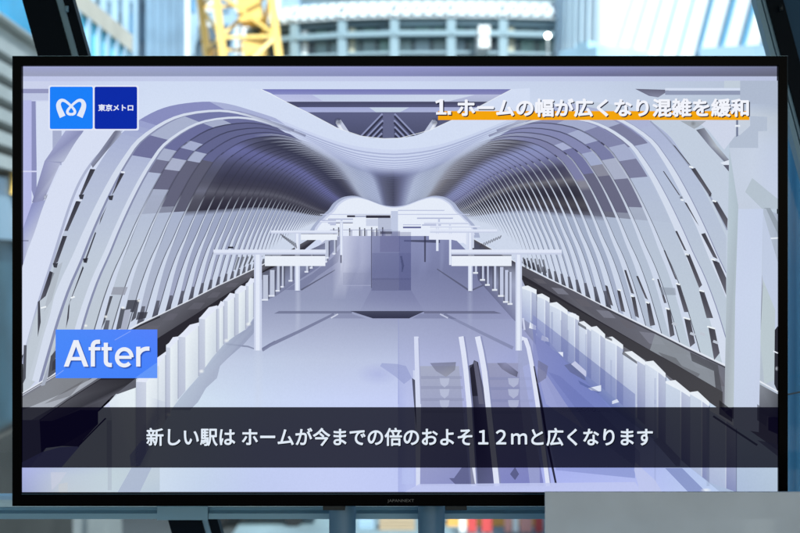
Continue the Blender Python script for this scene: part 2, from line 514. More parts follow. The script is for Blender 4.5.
PATCH = {(-1, 1): [(5.5, 9.7, (180, 189, 220)), (9.7, 12.2, (146, 150, 214)), (12.2, 15, (186, 194, 234))],
         (-1, 2): [(5.5, 8.1, (182, 190, 218)), (8.1, 9.3, (116, 116, 172)), (9.3, 10.7, (186, 195, 222)), (10.7, 13.1, (120, 124, 188)), (13.1, 14.3, (182, 188, 226))],
         (-1, 3): [(5.5, 7.2, (182, 190, 214)), (7.2, 7.9, (120, 118, 152)), (7.9, 8.8, (184, 192, 218)), (8.8, 10.7, (110, 112, 176)), (10.7, 11.4, (182, 190, 220)), (11.4, 13.6, (112, 114, 176)), (13.6, 14.4, (168, 174, 212))],
         (-1, 4): [(5.7, 6.4, (180, 188, 212)), (6.4, 7.4, (108, 104, 138)), (7.4, 8.3, (188, 194, 218)), (8.3, 8.9, (104, 104, 162)), (8.9, 9.1, (110, 110, 170)), (9.1, 9.6, (182, 190, 224)), (9.6, 13.8, (96, 98, 158))],
         (-1, 5): [(5.7, 8.2, (98, 94, 128)), (8.2, 9.0, (186, 194, 222)), (9.0, 13.9, (96, 98, 160))],
         (-1, 6): [(5.5, 8.6, (88, 84, 118)), (8.6, 14, (96, 98, 162))],
         (1, 1): [(5, 9.5, (182, 192, 222)), (9.5, 14, (190, 198, 232))],
         (1, 2): [(5, 8.8, (184, 193, 220)), (8.8, 10.0, (132, 132, 170)), (10.0, 11.2, (184, 192, 222)), (11.2, 12.8, (164, 166, 214)), (12.8, 14.3, (188, 196, 228))],
         (1, 3): [(5.5, 6.9, (180, 190, 216)), (6.9, 8.1, (132, 132, 168)), (8.1, 9.0, (182, 190, 222)), (9.0, 10.2, (138, 140, 186)), (10.2, 11.5, (180, 188, 222)), (11.5, 13.2, (150, 152, 198))],
         (1, 4): [(5.7, 7.0, (122, 120, 150)), (7.0, 8.2, (188, 194, 214)), (8.2, 9.6, (128, 130, 182)), (9.6, 10.4, (182, 190, 224)), (10.4, 13.6, (150, 154, 200))],
         (1, 5): [(5.6, 7.3, (108, 104, 136)), (7.3, 8.0, (150, 148, 162)), (8.0, 8.9, (178, 188, 222)), (8.9, 13.6, (142, 144, 196))],
         (1, 6): [(5.5, 7.6, (104, 100, 134)), (7.6, 9.4, (120, 120, 178)), (9.4, 10.1, (186, 192, 228)), (10.1, 13.7, (146, 148, 192))],
         (1, 7): [(5.4, 6.6, (96, 92, 124)), (6.6, 7.1, (146, 142, 150)), (7.1, 13.7, (134, 134, 184))]}
def vault_col(k, t, s):
    for a_, b_, c_ in PATCH.get((s, k), ()):
        if a_ <= t < b_ and not (a_ < 6.1 and sum(c_) > 530):
            m_ = (158, 162, 196)
            return tuple(c_[i] * .68 + m_[i] * .32 for i in range(3))
    w = smooth((k - 2.5) / 6.5)
    if t > 13.5: w = smooth((k - 4) / 16)
    n_, f_ = stops(NEAR[s], t), stops(FAR[s], t)
    v = tuple(n_[i] * (1 - w) + f_[i] * w for i in range(3))
    if t > 17.0:      # the saddle darkens only deep inside
        g = smooth((k - 6) / 10)
        v = tuple(n_[i] * (1 - g) + f_[i] * g for i in range(3))
    return v
# dark ground the panels stand before
p.nxt()
SEG = 0.25
TT = [i * SEG for i in range(int(19 / SEG) + 1)]
for s in (-1, 1):
    for k in range(1, NR):
        for t in TT[:-1]:
            q = [rp(zk(k), t, s), rp(zk(k), t + SEG, s), rp(zk(k + 1), t + SEG, s), rp(zk(k + 1), t, s)]
            if min(x for x, _ in q) < SX0 and max(x for x, _ in q) < SX0: continue
            if (s, k) in PATCH and k < 7:
                cm = [vault_col(k, t + SEG / 2, s)] * 4
            else:
                cm = [vault_col(k, t + .01, s), vault_col(k, t + SEG - .01, s), vault_col(k + 1 if k > 7 else k, t + SEG - .01, s), vault_col(k + 1 if k > 7 else k, t + .01, s)]
            p.raw([clampp(v) for v in q], [(*lin(v), 1) for v in cm])
# slender ribs: a dark joint and a lit edge at every ring
def rib(k, s, t0, t1, w0, w1, col, al, off=0.0, step=0.4):
    d_ = 1 / zk(k)
    n = max(2, int((t1 - t0) / step))
    pts, ws, als = [], [], []
    for i in range(n + 1):
        u = i / n
        t = t0 + (t1 - t0) * u
        x, y = rp(zk(k), t, s)
        w = (w0 + (w1 - w0) * smooth(u * 1.25)) * d_
        pts.append((x - s * off * d_ * (1 - 0.5 * u), y))
        ws.append(w)
        als.append(al(u) if callable(al) else al)
    p.ribbon(pts, ws, col, als, side=(1 if s < 0 else -1))
for k in range(NR - 1, 0, -1):
    far = k / NR
    for s in (-1, 1):
        if k >= 2:
            rib(k, s, 13.6, 19, .0035, .004, tuple(a0_ + (b0_ - a0_) * smooth((k - 8) / 12) for a0_, b0_ in zip((148, 156, 205), (118, 124, 168))), lambda u: min(1, 2.5 * u) * .52, 0)
            rib(k, s, 9.2, 14.6, .0045, .003, (62, 62, 104) if k > 3 else (150, 152, 200), lambda u: .75 * math.sin(math.pi * min(1, .15 + u * .9)) ** .7, 0)
            if k > 5 and k < 26:
                rib(k + .5, s, 11.4, 16, .006, .002, (200, 206, 230), lambda u: .75 * math.sin(math.pi * u), 0)
                rib(k + .62, s, 11.4, 15, .003, .002, (50, 50, 84), lambda u: .6 * math.sin(math.pi * u), 0)
        if k in (2, 3):
            W, O = {(-1, 2): (.031, -.024), (-1, 3): (.018, 0), (1, 2): (.030, -.030), (1, 3): (.031, -.030)}[(s, k)]
            rib(k, s, 0, 15.5, W * 1.08, .0065, (150, 155, 190), 1, O - .003 if s > 0 else O + .006)
            rib(k, s, 0, 15.5, W, .006, (213, 220, 238), lambda u: min(1, (1 - u) * 6), O)
        if k >= 4:
            a_ = .85 if k < 26 else .6
            rib(k, s, 0, 9.4, .020, .005, (66, 64, 92), lambda u: a_ * (1 - .2 * u) if s > 0 or u < .6 else a_ * .5, -.004 if s < 0 else -.003)
            rib(k, s, 0, 6.3 if s < 0 else 9.2, .027, .005, (208, 216, 236), (lambda u: 1 if u < .8 else (1 - u) * 5) if s < 0 else (lambda u: 1 - smooth((u - .5) / .5) * .6), .0)
            # shadow pocket at the foot
            if k < 24:
                x0, y0 = rp(zk(k), 0, s); x1, y1 = rp(zk(k), 1.35 - .03 * k, s)
                d_ = 1 / zk(k); m_ = -s
                p.poly([(x0 + m_ * .030 * d_, y0 - .008 * d_), (x0 + m_ * .056 * d_, y0 - .02 * d_), (x1 + m_ * .040 * d_, y1), (x1 + m_ * .027 * d_, y1)], [(60, 56, 78), (52, 48, 70), (110, 110, 136), (96, 96, 122)], .9 if (s < 0 or k > 8) else .0)
# light arch at the end of the vault and the bright hall beyond
def far_ring(z):
    L = [rp(z, t * .5, -1) for t in range(0, 39)]
    Rr = [rp(z, t * .5, 1) for t in range(38, -1, -1)]
    return L + Rr[1:]
p.poly(far_ring(.0116), (176, 184, 214))
p.poly(far_ring(.01235), [(206, 212, 238)] * 77)
opening = [rp(.0125, t * .5, -1) for t in range(0, 39)] + [rp(.0125, t * .5, 1) for t in range(37, -1, -1)]
opening = [(x + (1.5 if x < 394 else -0.5), y + 1.0) for x, y in opening]
p.poly(opening, (228, 233, 250))
p.poly([(315, 230), (474, 230), (466, 243), (322, 243)], (226, 231, 248))
# details of the far hall
p.rect(320, 214, 470, 214.8, (196, 202, 230))
p.rect(378, 218, 391, 232, (190, 196, 220)); p.rect(366, 219, 378, 226, (206, 212, 234))
p.rect(347, 215.3, 355, 217.2, (62, 56, 92)); p.rect(366, 215.3, 390.5, 218, (70, 66, 96)); p.rect(355, 215.6, 366, 217, (170, 176, 206))
p.rect(391, 211, 398, 236, (196, 204, 230))
p.poly([(398, 210), (445, 210), (444, 210.8), (398, 210.8)], (186, 192, 224))
for x0, x1, y in ((322, 336, 220), (328, 353, 218.5), (330, 345, 224), (328, 352, 222.5), (417, 453, 217.6), (424, 468, 222.8), (422, 441, 224.4)):
    p.rect(x0, y, x1, y + 1.3, (172, 178, 216), .8)
p.rect(403, 226.6, 421, 228.2, (104, 108, 180)); p.rect(403, 224.4, 421, 225.2, (190, 196, 226))
p.rect(340.5, 219, 342.5, 226, (196, 203, 230)); p.rect(438, 218.5, 440, 224, (196, 203, 230)); p.rect(449, 223, 451, 232, (206, 212, 236))
for i, x in enumerate((333, 338, 349, 359, 364, 371, 376, 382)):
    p.rect(x, 228.2 - (i % 2), x + 1.3, 237, (64, 64, 96), .85)
    p.rect(x + 1.3, 230, x + 3.4, 236.5, (176, 180, 204), .8)
p.rect(330, 229.5, 392, 230.3, (150, 155, 196), .6)

# ---------- trackside ledges
LB = [(22, 393), (60, 370.5), (100, 345.5), (140, 323.5), (160, 314.5), (190, 300), (217, 286), (240, 275.5), (265, 263.5), (290, 250), (316, 235)]
RB = [(472, 238), (500, 253.5), (525, 267), (550, 279.5), (574, 290.6), (600, 304), (626, 316.8), (655, 331), (690, 348.5), (723.5, 364.5), (750, 377.5), (778, 391)]
p.poly(LB + [(316, 240), (290, 262), (253, 285), (192, 322), (158, 346), (100, 384), (67, 405), (22, 436)],
       [(140, 140, 154)] * 3 + [(112, 110, 128)] * (len(LB) - 3) + [(70, 66, 90)] * 3 + [(84, 80, 96)] * 2 + [(96, 94, 108), (120, 120, 136), (150, 155, 172)])
p.poly(RB + [(778, 460), (723, 424), (655, 372), (592, 334), (525, 296), (480, 262), (470, 244)],
       [(104, 100, 120)] * 7 + [(132, 132, 148)] * 5 + [(140, 140, 152)] * 3 + [(104, 100, 116)] * 2 + [(84, 80, 100)] * 2)
def patch(pts, col, al=.7): p.poly(pts, col, al)
# paler patches of the ledge tops
patch([(22, 398), (58, 376), (96, 372), (72, 396), (40, 404), (22, 408)], (150, 152, 160), .75)
patch([(22, 410), (66, 392), (104, 372), (124, 358), (98, 378), (52, 408), (22, 425)], (190, 194, 206), .75)
patch([(44, 404), (70, 388), (84, 380), (70, 396)], (112, 108, 120), .5)
for x, y, w, h in ((150, 330, 20, 4), (170, 317, 16, 3), (196, 306, 18, 3), (214, 295, 14, 2.4), (232, 285, 14, 2), (248, 276, 10, 1.6), (262, 268, 8, 1.2), (132, 338, 14, 5)):
    patch([(x - w / 2, y + h * 1.2), (x - w * .1, y - h * 1.1), (x + w / 2, y - h * 1.1), (x + w * .2, y + h)], (122, 118, 138), .55)
for i, (x, y, w, h) in enumerate(((540, 281, 14, 2.2), (560, 291, 18, 3), (584, 303, 18, 3.4), (606, 314, 20, 3.6), (628, 324, 18, 4), (652, 338, 26, 5.5), (676, 348, 26, 5), (700, 362, 28, 6), (716, 378, 18, 7))):
    patch([(x - w / 2, y - h * 1.2), (x + w * .15, y - h * .8), (x + w / 2, y + h * 1.2), (x - w * .1, y + h)], (150, 150, 168) if i % 2 else (122, 116, 132), .6)
patch([(655, 334), (668, 340), (690, 352), (692, 358), (714, 370), (716, 392), (700, 380), (676, 364), (650, 350)], (160, 166, 176), .7)
patch([(690, 352), (718, 365), (722, 391), (716, 392), (714, 371), (692, 361)], (98, 98, 112), .85)
patch([(658, 352), (676, 358), (682, 366), (668, 362)], (120, 120, 132), .7)
patch([(676, 363), (700, 374), (698, 377), (680, 370)], (124, 124, 136), .7)
# dark side of the trench
p.poly([(316, 240), (290, 255), (253, 277), (192, 316.5), (158, 338), (100, 379), (67, 400), (39, 420), (39, 500), (140, 500), (140, 380), (166, 352), (240, 290), (300, 250)],
       (58, 52, 68))
p.poly([(39.5, 420), (72, 398), (115, 400), (98, 412), (98, 424), (62, 446), (46, 448), (41, 452)], (22, 18, 34))
p.poly([(22, 420), (39.5, 420), (41, 452), (22, 480)], (120, 122, 150))
p.poly([(470, 246), (480, 255), (525, 276.6), (592, 316.6), (655, 353), (676, 364.5), (722.7, 391.8), (722.7, 412), (716, 412), (655, 366), (594, 328), (560, 306), (525, 290), (480, 268)],
       [(60, 54, 70)] * 5 + [(88, 84, 94)] * 4 + [(84, 80, 92)] * 2 + [(60, 54, 68)] * 3)
p.poly([(39, 421), (67, 401), (100, 380), (136, 379.5), (136, 387), (128, 393), (112, 396), (98, 410), (80, 410), (52, 421)], [(96, 94, 110), (96, 94, 110), (74, 70, 86), (60, 56, 70), (112, 112, 130), (112, 112, 130), (104, 102, 120), (90, 88, 106), (80, 76, 94), (80, 78, 96)])
# bright rail along the top edge
p.ribbon([(x, y) for x, y in LB[:-1]], [1.6] * 4 + [1.1] * 5 + [.7], (226, 230, 242), [.95] * 4 + [.85] * 5 + [.6])
p.ribbon([(x, y + 2.2) for x, y in LB[:5]], [1.4] * 5, (40, 38, 54), .8)
p.ribbon([(22, 395.2), (60, 372.8)], [1.0, .8], (206, 210, 226))
p.ribbon(RB, [.6, .7, .8, .9, 1.0, 1.1, 1.3, 1.5, 1.7, 1.9, 2, 2], (228, 232, 244), .9)
p.ribbon([(x, y + 2) for x, y in RB[5:]], 1.3, (52, 48, 66), .7)
# white platform walls (left) seen as stepped gates
WL = [(22, 480), (46, 448), (62, 446), (77, 446.5), (98, 424), (98, 412), (109, 402), (116, 394), (136, 394), (136, 379), (158, 364), (166, 352), (166, 345), (178.5, 336), (184, 331),
      (194, 329), (199, 324), (199, 318), (202, 315.5), (209, 311), (217, 306), (221, 305), (223, 300.5), (229, 295), (234.5, 295), (235, 291), (240, 286), (245, 286), (246, 283.5), (251, 280)]
p.poly(WL + [(254, 278), (254, 346), (240, 348), (225, 354), (200, 392), (176, 404), (120, 492), (22, 492)],
       [(198, 206, 222)] * 4 + [(206, 214, 226)] * 6 + [(214, 222, 232)] * 5 + [(206, 212, 232)] * 15 + [(196, 202, 226), (186, 192, 216), (190, 196, 218), (196, 204, 224), (200, 210, 224), (204, 214, 226), (196, 208, 222), (190, 202, 224)])
def gate(x0, x1, yt, yb0, yb1, face, lean=0.0, top=None):
    p.poly([(x0, yt), (x1, yt - lean), (x1, yb1), (x0, yb0)], face)
p.poly([(109, 402), (118, 394), (128, 394), (116, 402), (110, 407), (104, 407)], (212, 216, 244))
p.poly([(116, 394), (136, 378), (136, 387), (128, 393.5)], (112, 112, 130))
# ---------- platform floor
fx = [120, 200, 260, 330, 400, 470, 560, 640, 720]
fy = [232, 250, 272, 300, 330, 360, 400, 450, 492]
FC = [[(190, 196, 222)] * 2 + [(170, 176, 206), (196, 200, 226), (150, 156, 200), (146, 150, 196), (170, 175, 205), (170, 175, 205), (170, 175, 205)],
      [(180, 186, 214)] * 2 + [(168, 174, 204), (176, 180, 212), (150, 155, 200), (136, 140, 186), (150, 155, 190), (150, 155, 190), (150, 155, 190)],
      [(170, 178, 208)] * 2 + [(150, 156, 190), (158, 162, 198), (140, 145, 190), (134, 138, 182), (140, 144, 184), (150, 155, 195), (150, 155, 195)],
      [(172, 180, 210)] * 2 + [(160, 166, 200), (160, 166, 200), (150, 154, 196), (146, 150, 192), (152, 156, 200), (160, 165, 215), (160, 165, 215)],
      [(180, 188, 214)] * 2 + [(172, 178, 208), (172, 178, 208), (168, 174, 206), (160, 164, 202), (160, 164, 208), (165, 170, 220), (150, 160, 220)],
      [(188, 196, 220), (188, 196, 220), (184, 194, 220), (182, 190, 218), (180, 188, 220), (172, 176, 214), (150, 158, 218), (140, 150, 220), (140, 150, 220)],
      [(196, 208, 220), (192, 206, 224), (188, 200, 228), (186, 196, 236), (184, 192, 238), (168, 172, 214), (140, 150, 216), (130, 145, 216), (170, 190, 235)],
      [(196, 208, 220), (184, 198, 220), (180, 190, 228), (182, 190, 240), (178, 186, 240), (160, 165, 220), (150, 160, 225), (160, 170, 225), (170, 190, 225)],
      [(196, 208, 222), (180, 194, 220), (178, 188, 226), (182, 190, 240), (178, 186, 238), (160, 165, 220), (165, 172, 232), (170, 178, 230), (172, 190, 224)]]
def floor_at(x, y):
    x = min(max(x, fx[0]), fx[-1] - .001); y = min(max(y, fy[0]), fy[-1] - .001)
    i = max(k for k in range(len(fx)) if fx[k] <= x); j = max(k for k in range(len(fy)) if fy[k] <= y)
    u = (x - fx[i]) / (fx[i + 1] - fx[i]); w = (y - fy[j]) / (fy[j + 1] - fy[j])
    A, B, C, D = FC[j][i], FC[j][i + 1], FC[j + 1][i], FC[j + 1][i + 1]
    return tuple((A[k] * (1 - u) + B[k] * u) * (1 - w) + (C[k] * (1 - u) + D[k] * u) * w for k in range(3))
FLE = [(330, 236), (300, 262), (264, 292), (255, 316), (246, 329), (235, 336), (224, 344), (212, 358), (199, 376), (179, 398), (160, 430), (123, 492)]
FRE = [(452, 236), (478, 262), (510, 300), (530, 330), (556, 352), (600, 386), (640, 420), (680, 460), (722, 492)]
def edge_at(E, y):
    if y <= E[0][1]: return E[0][0]
    for (xa, ya), (xb, yb) in zip(E, E[1:]):
        if ya <= y <= yb:
            return xa + (xb - xa) * (y - ya) / (yb - ya)
    return E[-1][0]
FC = [row if j < 4 else [tuple(min(v + (6, 12, 17, 18, 18)[j - 4], 248) for v in q) for q in row] for j, row in enumerate(FC)]
p.nxt()
ys = [236 + (492 - 236) * i / 64 for i in range(65)]
for ya, yb in zip(ys, ys[1:]):
    a0, a1, b0, b1 = edge_at(FLE, ya), edge_at(FRE, ya), edge_at(FLE, yb), edge_at(FRE, yb)
    for i in range(24):
        u0, u1 = i / 24, (i + 1) / 24
        q = [(a0 + (a1 - a0) * u0, ya), (a0 + (a1 - a0) * u1, ya), (b0 + (b1 - b0) * u1, yb), (b0 + (b1 - b0) * u0, yb)]
        p.raw(q, [(*lin(floor_at(*v)), 1) for v in q])
# left platform wall in the distance, its gates and shade
p.poly([(262, 273), (285, 262), (305, 252), (340, 236), (340, 244), (318, 268), (302, 278), (276, 296), (262, 302)], [(110, 112, 142), (106, 108, 140), (110, 112, 146), (140, 145, 180), (140, 145, 186), (140, 144, 184), (132, 136, 176), (138, 142, 178), (150, 156, 190)])
for x, yt, yb, w in ((263, 275, 300, 5), (270, 270, 296, 4.5), (277, 266, 291, 2.6), (282, 264, 287, 1.6), (290, 262, 281, 2.4), (306, 256, 272, 2.2), (311, 252, 268, 1.6), (325, 240, 262, 2), (327, 240, 258, 1.5), (334, 238, 254, 1.4)):
    p.rect(x, yt, x + w, yb, (196, 202, 224))
    p.rect(x + w, yt + 1, x + w + 1.4, yb - 1, (78, 76, 106), .6)
    p.rect(x - 1.5, yb - 1, x + w, yb + .6, (228, 232, 246), .9)
p.poly([(285, 290), (295, 284), (312, 274), (332, 258), (342, 246), (338, 262), (318, 276), (302, 290)], (128, 132, 174), .6)
p.ribbon([(226, 344), (248, 346.5), (255, 349)], [2, 1.6, 1.2], (140, 146, 180), .8)
p.ribbon([(262, 349), (275, 341)], [1.8, 1.4], (140, 146, 180), .7)
p.ribbon([(301, 290), (335, 270)], [1.6, .8], (96, 98, 140), .8)
# left gates: pale faces with a shaded return at every step
def inv_edge(E, x):
    for (xa, ya), (xb, yb) in zip(E, E[1:]):
        if min(xa, xb) <= x <= max(xa, xb):
            return ya + (yb - ya) * (x - xa) / (xb - xa)
    return E[-1][1] if abs(x - E[-1][0]) < abs(x - E[0][0]) else E[0][1]
LG = [(136, 379.5, 166, 352), (166, 345, 178.5, 337), (178.5, 334.5, 199, 323), (199, 316.5, 217, 306), (217, 306, 224, 303), (224, 298.5, 235, 294.5), (235, 291, 246, 287), (246, 283.5, 254, 279.5)]
for n_g, (x0, y0, x1, y1) in enumerate(LG):
    b0, b1 = inv_edge(FLE, x0), inv_edge(FLE, x1)
    w_ = (x1 - x0) * .34
    bm_ = inv_edge(FLE, x0 + w_)
    p.poly([(x0, y0 + 2), (x0 + w_, y0 + 2.6), (x0 + w_, bm_), (x0, b0)], [(200, 206, 226), (208, 214, 230), (196, 202, 222), (190, 196, 218)])
    p.poly([(x0 + w_, y0 + 2.6), (x1, y1 + 2.5), (x1, b1), (x0 + w_, bm_)], [(232, 238, 244), (222, 228, 238), (206, 214, 228), (222, 230, 238)])
    p.poly([(x0, y0 + 2.2), (x0 + (x1 - x0) * .55, y0 - (y0 - y1) * .55 - 3.4), (x1, y1 - .6), (x1, y1 + 2.6), (x0 + w_, y0 + 2.8)], (226, 230, 246))
    p.ribbon([(x1 - .4, y1 + 3), (x1 - .4, b1)], .9, (166, 172, 198), .8)
p.poly([(109, 402), (118, 394), (136, 387.5), (136, 470), (112, 470), (112, 416)], [(222, 230, 240), (226, 234, 242), (230, 238, 244), (216, 226, 234), (210, 220, 230), (216, 224, 236)])
p.ribbon([(136, 388), (136, 470)], 3, (188, 196, 212), .6, soft=True); p.ribbon([(158, 366), (158, 440)], 2.6, (190, 198, 212), .6, soft=True)
p.poly([(171, 410), (180, 398), (199, 376), (212, 358), (224, 344), (235, 336), (247, 329), (256, 316), (262, 300), (262, 318), (253, 334), (243, 345), (228, 358), (220, 366), (217, 378), (206, 388), (198, 402), (190, 410)], [(180, 190, 212)] * 5 + [(160, 168, 198)] * 8 + [(170, 178, 204)] * 5, .8)  # the gates' shadow on the pictured floor, drawn as a darker shape
for x in (166, 199, 224, 246):
    yb_ = inv_edge(FLE, x + 2)
    p.blob(x + 2.5, yb_ - 2, 3.2, 2.4, (240, 243, 250), .9)
# reflections and sheen in the floor
for x, y0, y1, w, col, al in ((345, 232, 300, 26, (222, 226, 246), .55), (362, 236, 292, 26, (206, 210, 236), .35), (342, 240, 275, 4, (224, 228, 246), .5), (298, 292, 345, 7, (196, 202, 226), .45),
                              (470, 292, 345, 7, (176, 182, 214), .5), (258, 350, 440, 12, (206, 214, 234), .4), (425, 240, 280, 16, (160, 166, 210), .3), (442, 235, 280, 6, (160, 166, 206), .4), (518, 350, 380, 8, (190, 196, 228), .35)):
    p.ribbon([(x, y0), (x, (y0 + y1) / 2), (x, y1)], w, col, [al * .8, al, 0], soft=True)
p.ribbon([(425, 236), (425, 262)], [2, 1.6], (74, 72, 116), .85)
p.ribbon([(341, 251), (341, 263)], [1.5, 1.5], (92, 92, 136), .85)
p.poly([(343, 272.6), (371, 272.6), (371, 285), (343, 285)], (150, 154, 190), .3)
p.ribbon([(343, 285.4), (371, 285.4)], .7, (178, 182, 214), .7)
p.poly([(404, 240), (440, 240), (440, 243), (404, 241.6)], (64, 66, 116), .8)
p.ribbon([(437, 269), (470, 291), (486, 284)], [1, 2, 1.4], (96, 98, 140), .75)
# floor markings
p.poly([(279, 311), (352, 311), (352, 313.6), (274, 313.6)], (128, 132, 168), .85)
p.poly([(424, 311), (494, 311), (502, 313.6), (424, 313.6)], (118, 120, 160), .85)
p.poly([(350, 311), (425, 311), (409, 318.4), (373, 318.4)], [(84, 86, 128), (84, 86, 128), (64, 64, 108), (64, 64, 108)])
p.poly([(336, 314), (352, 314), (366, 318.4), (330, 318.4)], (142, 146, 184), .6)
p.poly([(420, 314), (440, 314), (452, 318.4), (412, 318.4)], (136, 140, 182), .6)
p.ribbon([(334, 314), (300, 331), (270, 345), (262, 350)], [2.4, 3, 3.4, 3.6], (132, 136, 174), .85)
p.ribbon([(444, 314), (480, 332), (513, 348)], [2.4, 3, 3.4], (130, 134, 174), .85)
p.ribbon([(338, 314), (331, 318)], 1.4, (216, 220, 240), .8); p.ribbon([(440, 314), (448, 318)], 1.4, (206, 210, 236), .8)
p.ribbon([(523, 318), (536, 326)], [3, 3.4], (130, 134, 180), .7)
# ---------- faint ghost of another picture in the middle
def veil(x0, y0, x1, y1, col, al): p.rect(x0, y0, x1, y1, col, al)
veil(371, 232, 411, 290.5, (116, 120, 176), .42)
veil(380, 231, 400, 252, (122, 120, 176), .5)
veil(372, 253, 411, 280, (100, 106, 172), .3)
veil(372, 278, 411, 290.5, (96, 98, 156), .35)
veil(399, 236, 411, 290, (92, 98, 176), .35)
veil(380, 231.5, 392, 234, (60, 60, 100), .7)
p.ribbon([(371.4, 236), (371.4, 288)], .8, (96, 96, 140), .8)
p.ribbon([(401, 256), (403, 266), (402, 272)], [2, 2.4, 1], (70, 78, 150), .6)
p.poly([(371, 290), (411, 290), (424, 311), (360, 311)], (120, 124, 176), [.35, .35, 0.05, 0.05])
p.rect(398, 319, 399, 404, (150, 158, 220), .35)
p.grid([398, 408, 480, 520], [319, 360, 404, 492], [[(168, 174, 212)] * 4, [(165, 170, 222), (168, 172, 222), (170, 175, 215), (165, 170, 215)], [(140, 150, 228), (176, 182, 232), (165, 170, 222), (165, 170, 222)], [(140, 150, 226), (176, 184, 238), (168, 172, 226), (168, 172, 226)]], 3, .38)
p.poly([(382, 363), (398, 364), (406, 366), (412, 378), (404, 384), (396, 377), (386, 370), (380, 366)], (150, 158, 216), .5)
p.blob(378, 374, 22, 12, (170, 176, 232), .5)
# ---------- escalators
p.poly([(419, 366), (459, 366), (470, 486), (419, 486)], [(176, 180, 206), (176, 180, 206), (150, 154, 214), (160, 164, 216)])
p.poly([(485, 363), (522, 363), (544, 486), (496, 486)], [(164, 166, 200), (164, 166, 204), (138, 142, 214), (144, 148, 216)])
for y in (376, 386, 398, 410):
    p.rect(421, y, 461 + (y - 366) * .09, y + 3, (152, 156, 192), .45)
    p.rect(489, y + 1, 530 + (y - 366) * .1, y + 4, (140, 146, 196), .4)
p.poly([(430, 363), (456, 362), (455, 370), (446, 377), (436, 371)], [(128, 128, 164), (120, 120, 150), (140, 140, 160), (160, 160, 176), (140, 140, 170)], .7)
p.poly([(497, 363), (506, 362.5), (518, 372), (517, 377), (510, 374), (502, 369)], [(110, 110, 150), (150, 150, 190), (70, 68, 100), (84, 82, 116), (110, 108, 132), (130, 128, 160)], .7)
for cx, ww in ((444.5, 5), (513.5, 5.6)):
    for y0 in (378, 389, 400):
        p.poly([(cx - ww, y0), (cx + ww, y0), (cx + ww - 1, y0 + 6), (cx, y0 + 9.5), (cx - ww + 1, y0 + 6)], (206, 212, 236), .45)
p.poly([(413, 370), (419, 372), (419, 486), (416.5, 486)], (206, 212, 240))
p.poly([(414, 336.5), (418.5, 336.5), (421, 404), (420, 486), (416, 486), (415.6, 400)], (214, 219, 244))
p.ribbon([(418.6, 338), (420.8, 404)], .8, (160, 164, 206), .8)
p.poly([(412, 378), (415, 380), (416.5, 430), (414, 404)], (60, 60, 104), .9)
def rail(pts, w, col=(222, 226, 246), sh=(150, 155, 200)):
    p.ribbon([(x + w * .55, y) for x, y in pts], w * .5, sh, .8)
    p.ribbon(pts, w, col)
p.poly([(467.5, 366), (478, 362), (487, 404), (494, 486), (477, 486), (470, 402)], [(84, 82, 116), (96, 94, 130), (112, 112, 156), (110, 112, 170), (100, 104, 160), (60, 58, 90)])
p.poly([(468.5, 370), (472, 366), (474, 360), (478, 362), (478, 396), (471, 396)], (40, 34, 60), .8)
p.poly([(473.4, 362), (477, 362), (484, 404), (479, 404)], (120, 118, 150), .9)
rail([(461, 336.5), (463.5, 352), (466, 372), (469, 404), (473.8, 486)], 5)
rail([(477.5, 336.5), (481, 352), (484.5, 372), (488, 404), (497, 486)], 5.4)
p.poly([(519, 352), (524, 350), (534, 362), (538, 404), (540, 486), (530, 486), (520, 400)], (176, 182, 224), .55)
p.poly([(518, 343), (521, 337), (525, 337), (529, 344), (533, 362), (524, 366), (518, 372)], (168, 174, 214), .75)
rail([(519, 342), (522, 338), (525.5, 339.5), (528.5, 348), (532, 366), (537.5, 404), (548, 486)], 4.2)
p.ribbon([(534, 366), (541, 402), (548, 446), (556, 484)], [1.2, 2.6, 2.4, 2], (24, 20, 50), .95)
p.poly([(419, 484), (635, 482), (642, 492), (405, 492)], (196, 202, 244), .85)
p.poly([(454, 478), (462, 467), (472, 467), (475, 484), (455, 484), (449, 478)], (92, 94, 160), .75)
p.poly([(510, 474), (515, 467), (519, 474), (515, 480)], (92, 94, 160), .8)
p.rect(402, 468, 414, 484, (190, 200, 246), .5)
# ---------- right hand gates
p.poly([(533, 300), (576, 314), (578, 322), (635, 361), (655, 366), (665.5, 376), (683, 393), (694, 392), (709, 402), (722, 411), (778, 450), (778, 492), (720, 492), (676, 456), (612, 408), (556, 352), (533, 330)],
       [(196, 202, 232), (204, 212, 234), (200, 210, 236), (206, 218, 238), (210, 220, 240), (208, 220, 240), (206, 218, 240), (206, 220, 240), (204, 218, 238), (200, 214, 234), (190, 206, 226), (184, 200, 222), (176, 192, 224), (160, 174, 224), (140, 154, 216), (150, 160, 212), (160, 166, 212)])
p.poly([(472, 240), (500, 258), (514, 262), (525, 286), (536, 292), (536, 345), (524, 330), (512, 318), (496, 300), (478, 280)], [(96, 98, 130), (84, 82, 110), (80, 76, 100), (180, 186, 214), (196, 202, 226), (150, 155, 200), (146, 150, 190), (132, 136, 176), (120, 124, 166), (110, 112, 160)])
for x, yt, yb, w in ((475, 262, 273, 2), (482, 264, 280, 2), (487, 266, 285, 1.8), (494, 266, 290, 2.2), (500, 267, 296, 3.4), (505, 270, 302, 3.2), (509.5, 272, 304, 2)):
    p.rect(x - 1.6, yt, x, yb, (88, 88, 120), .6); p.rect(x, yt, x + w, yb, (198, 204, 230)); p.rect(x - 2, yb - 1, x + w + 1, yb + .8, (232, 236, 248), .85)
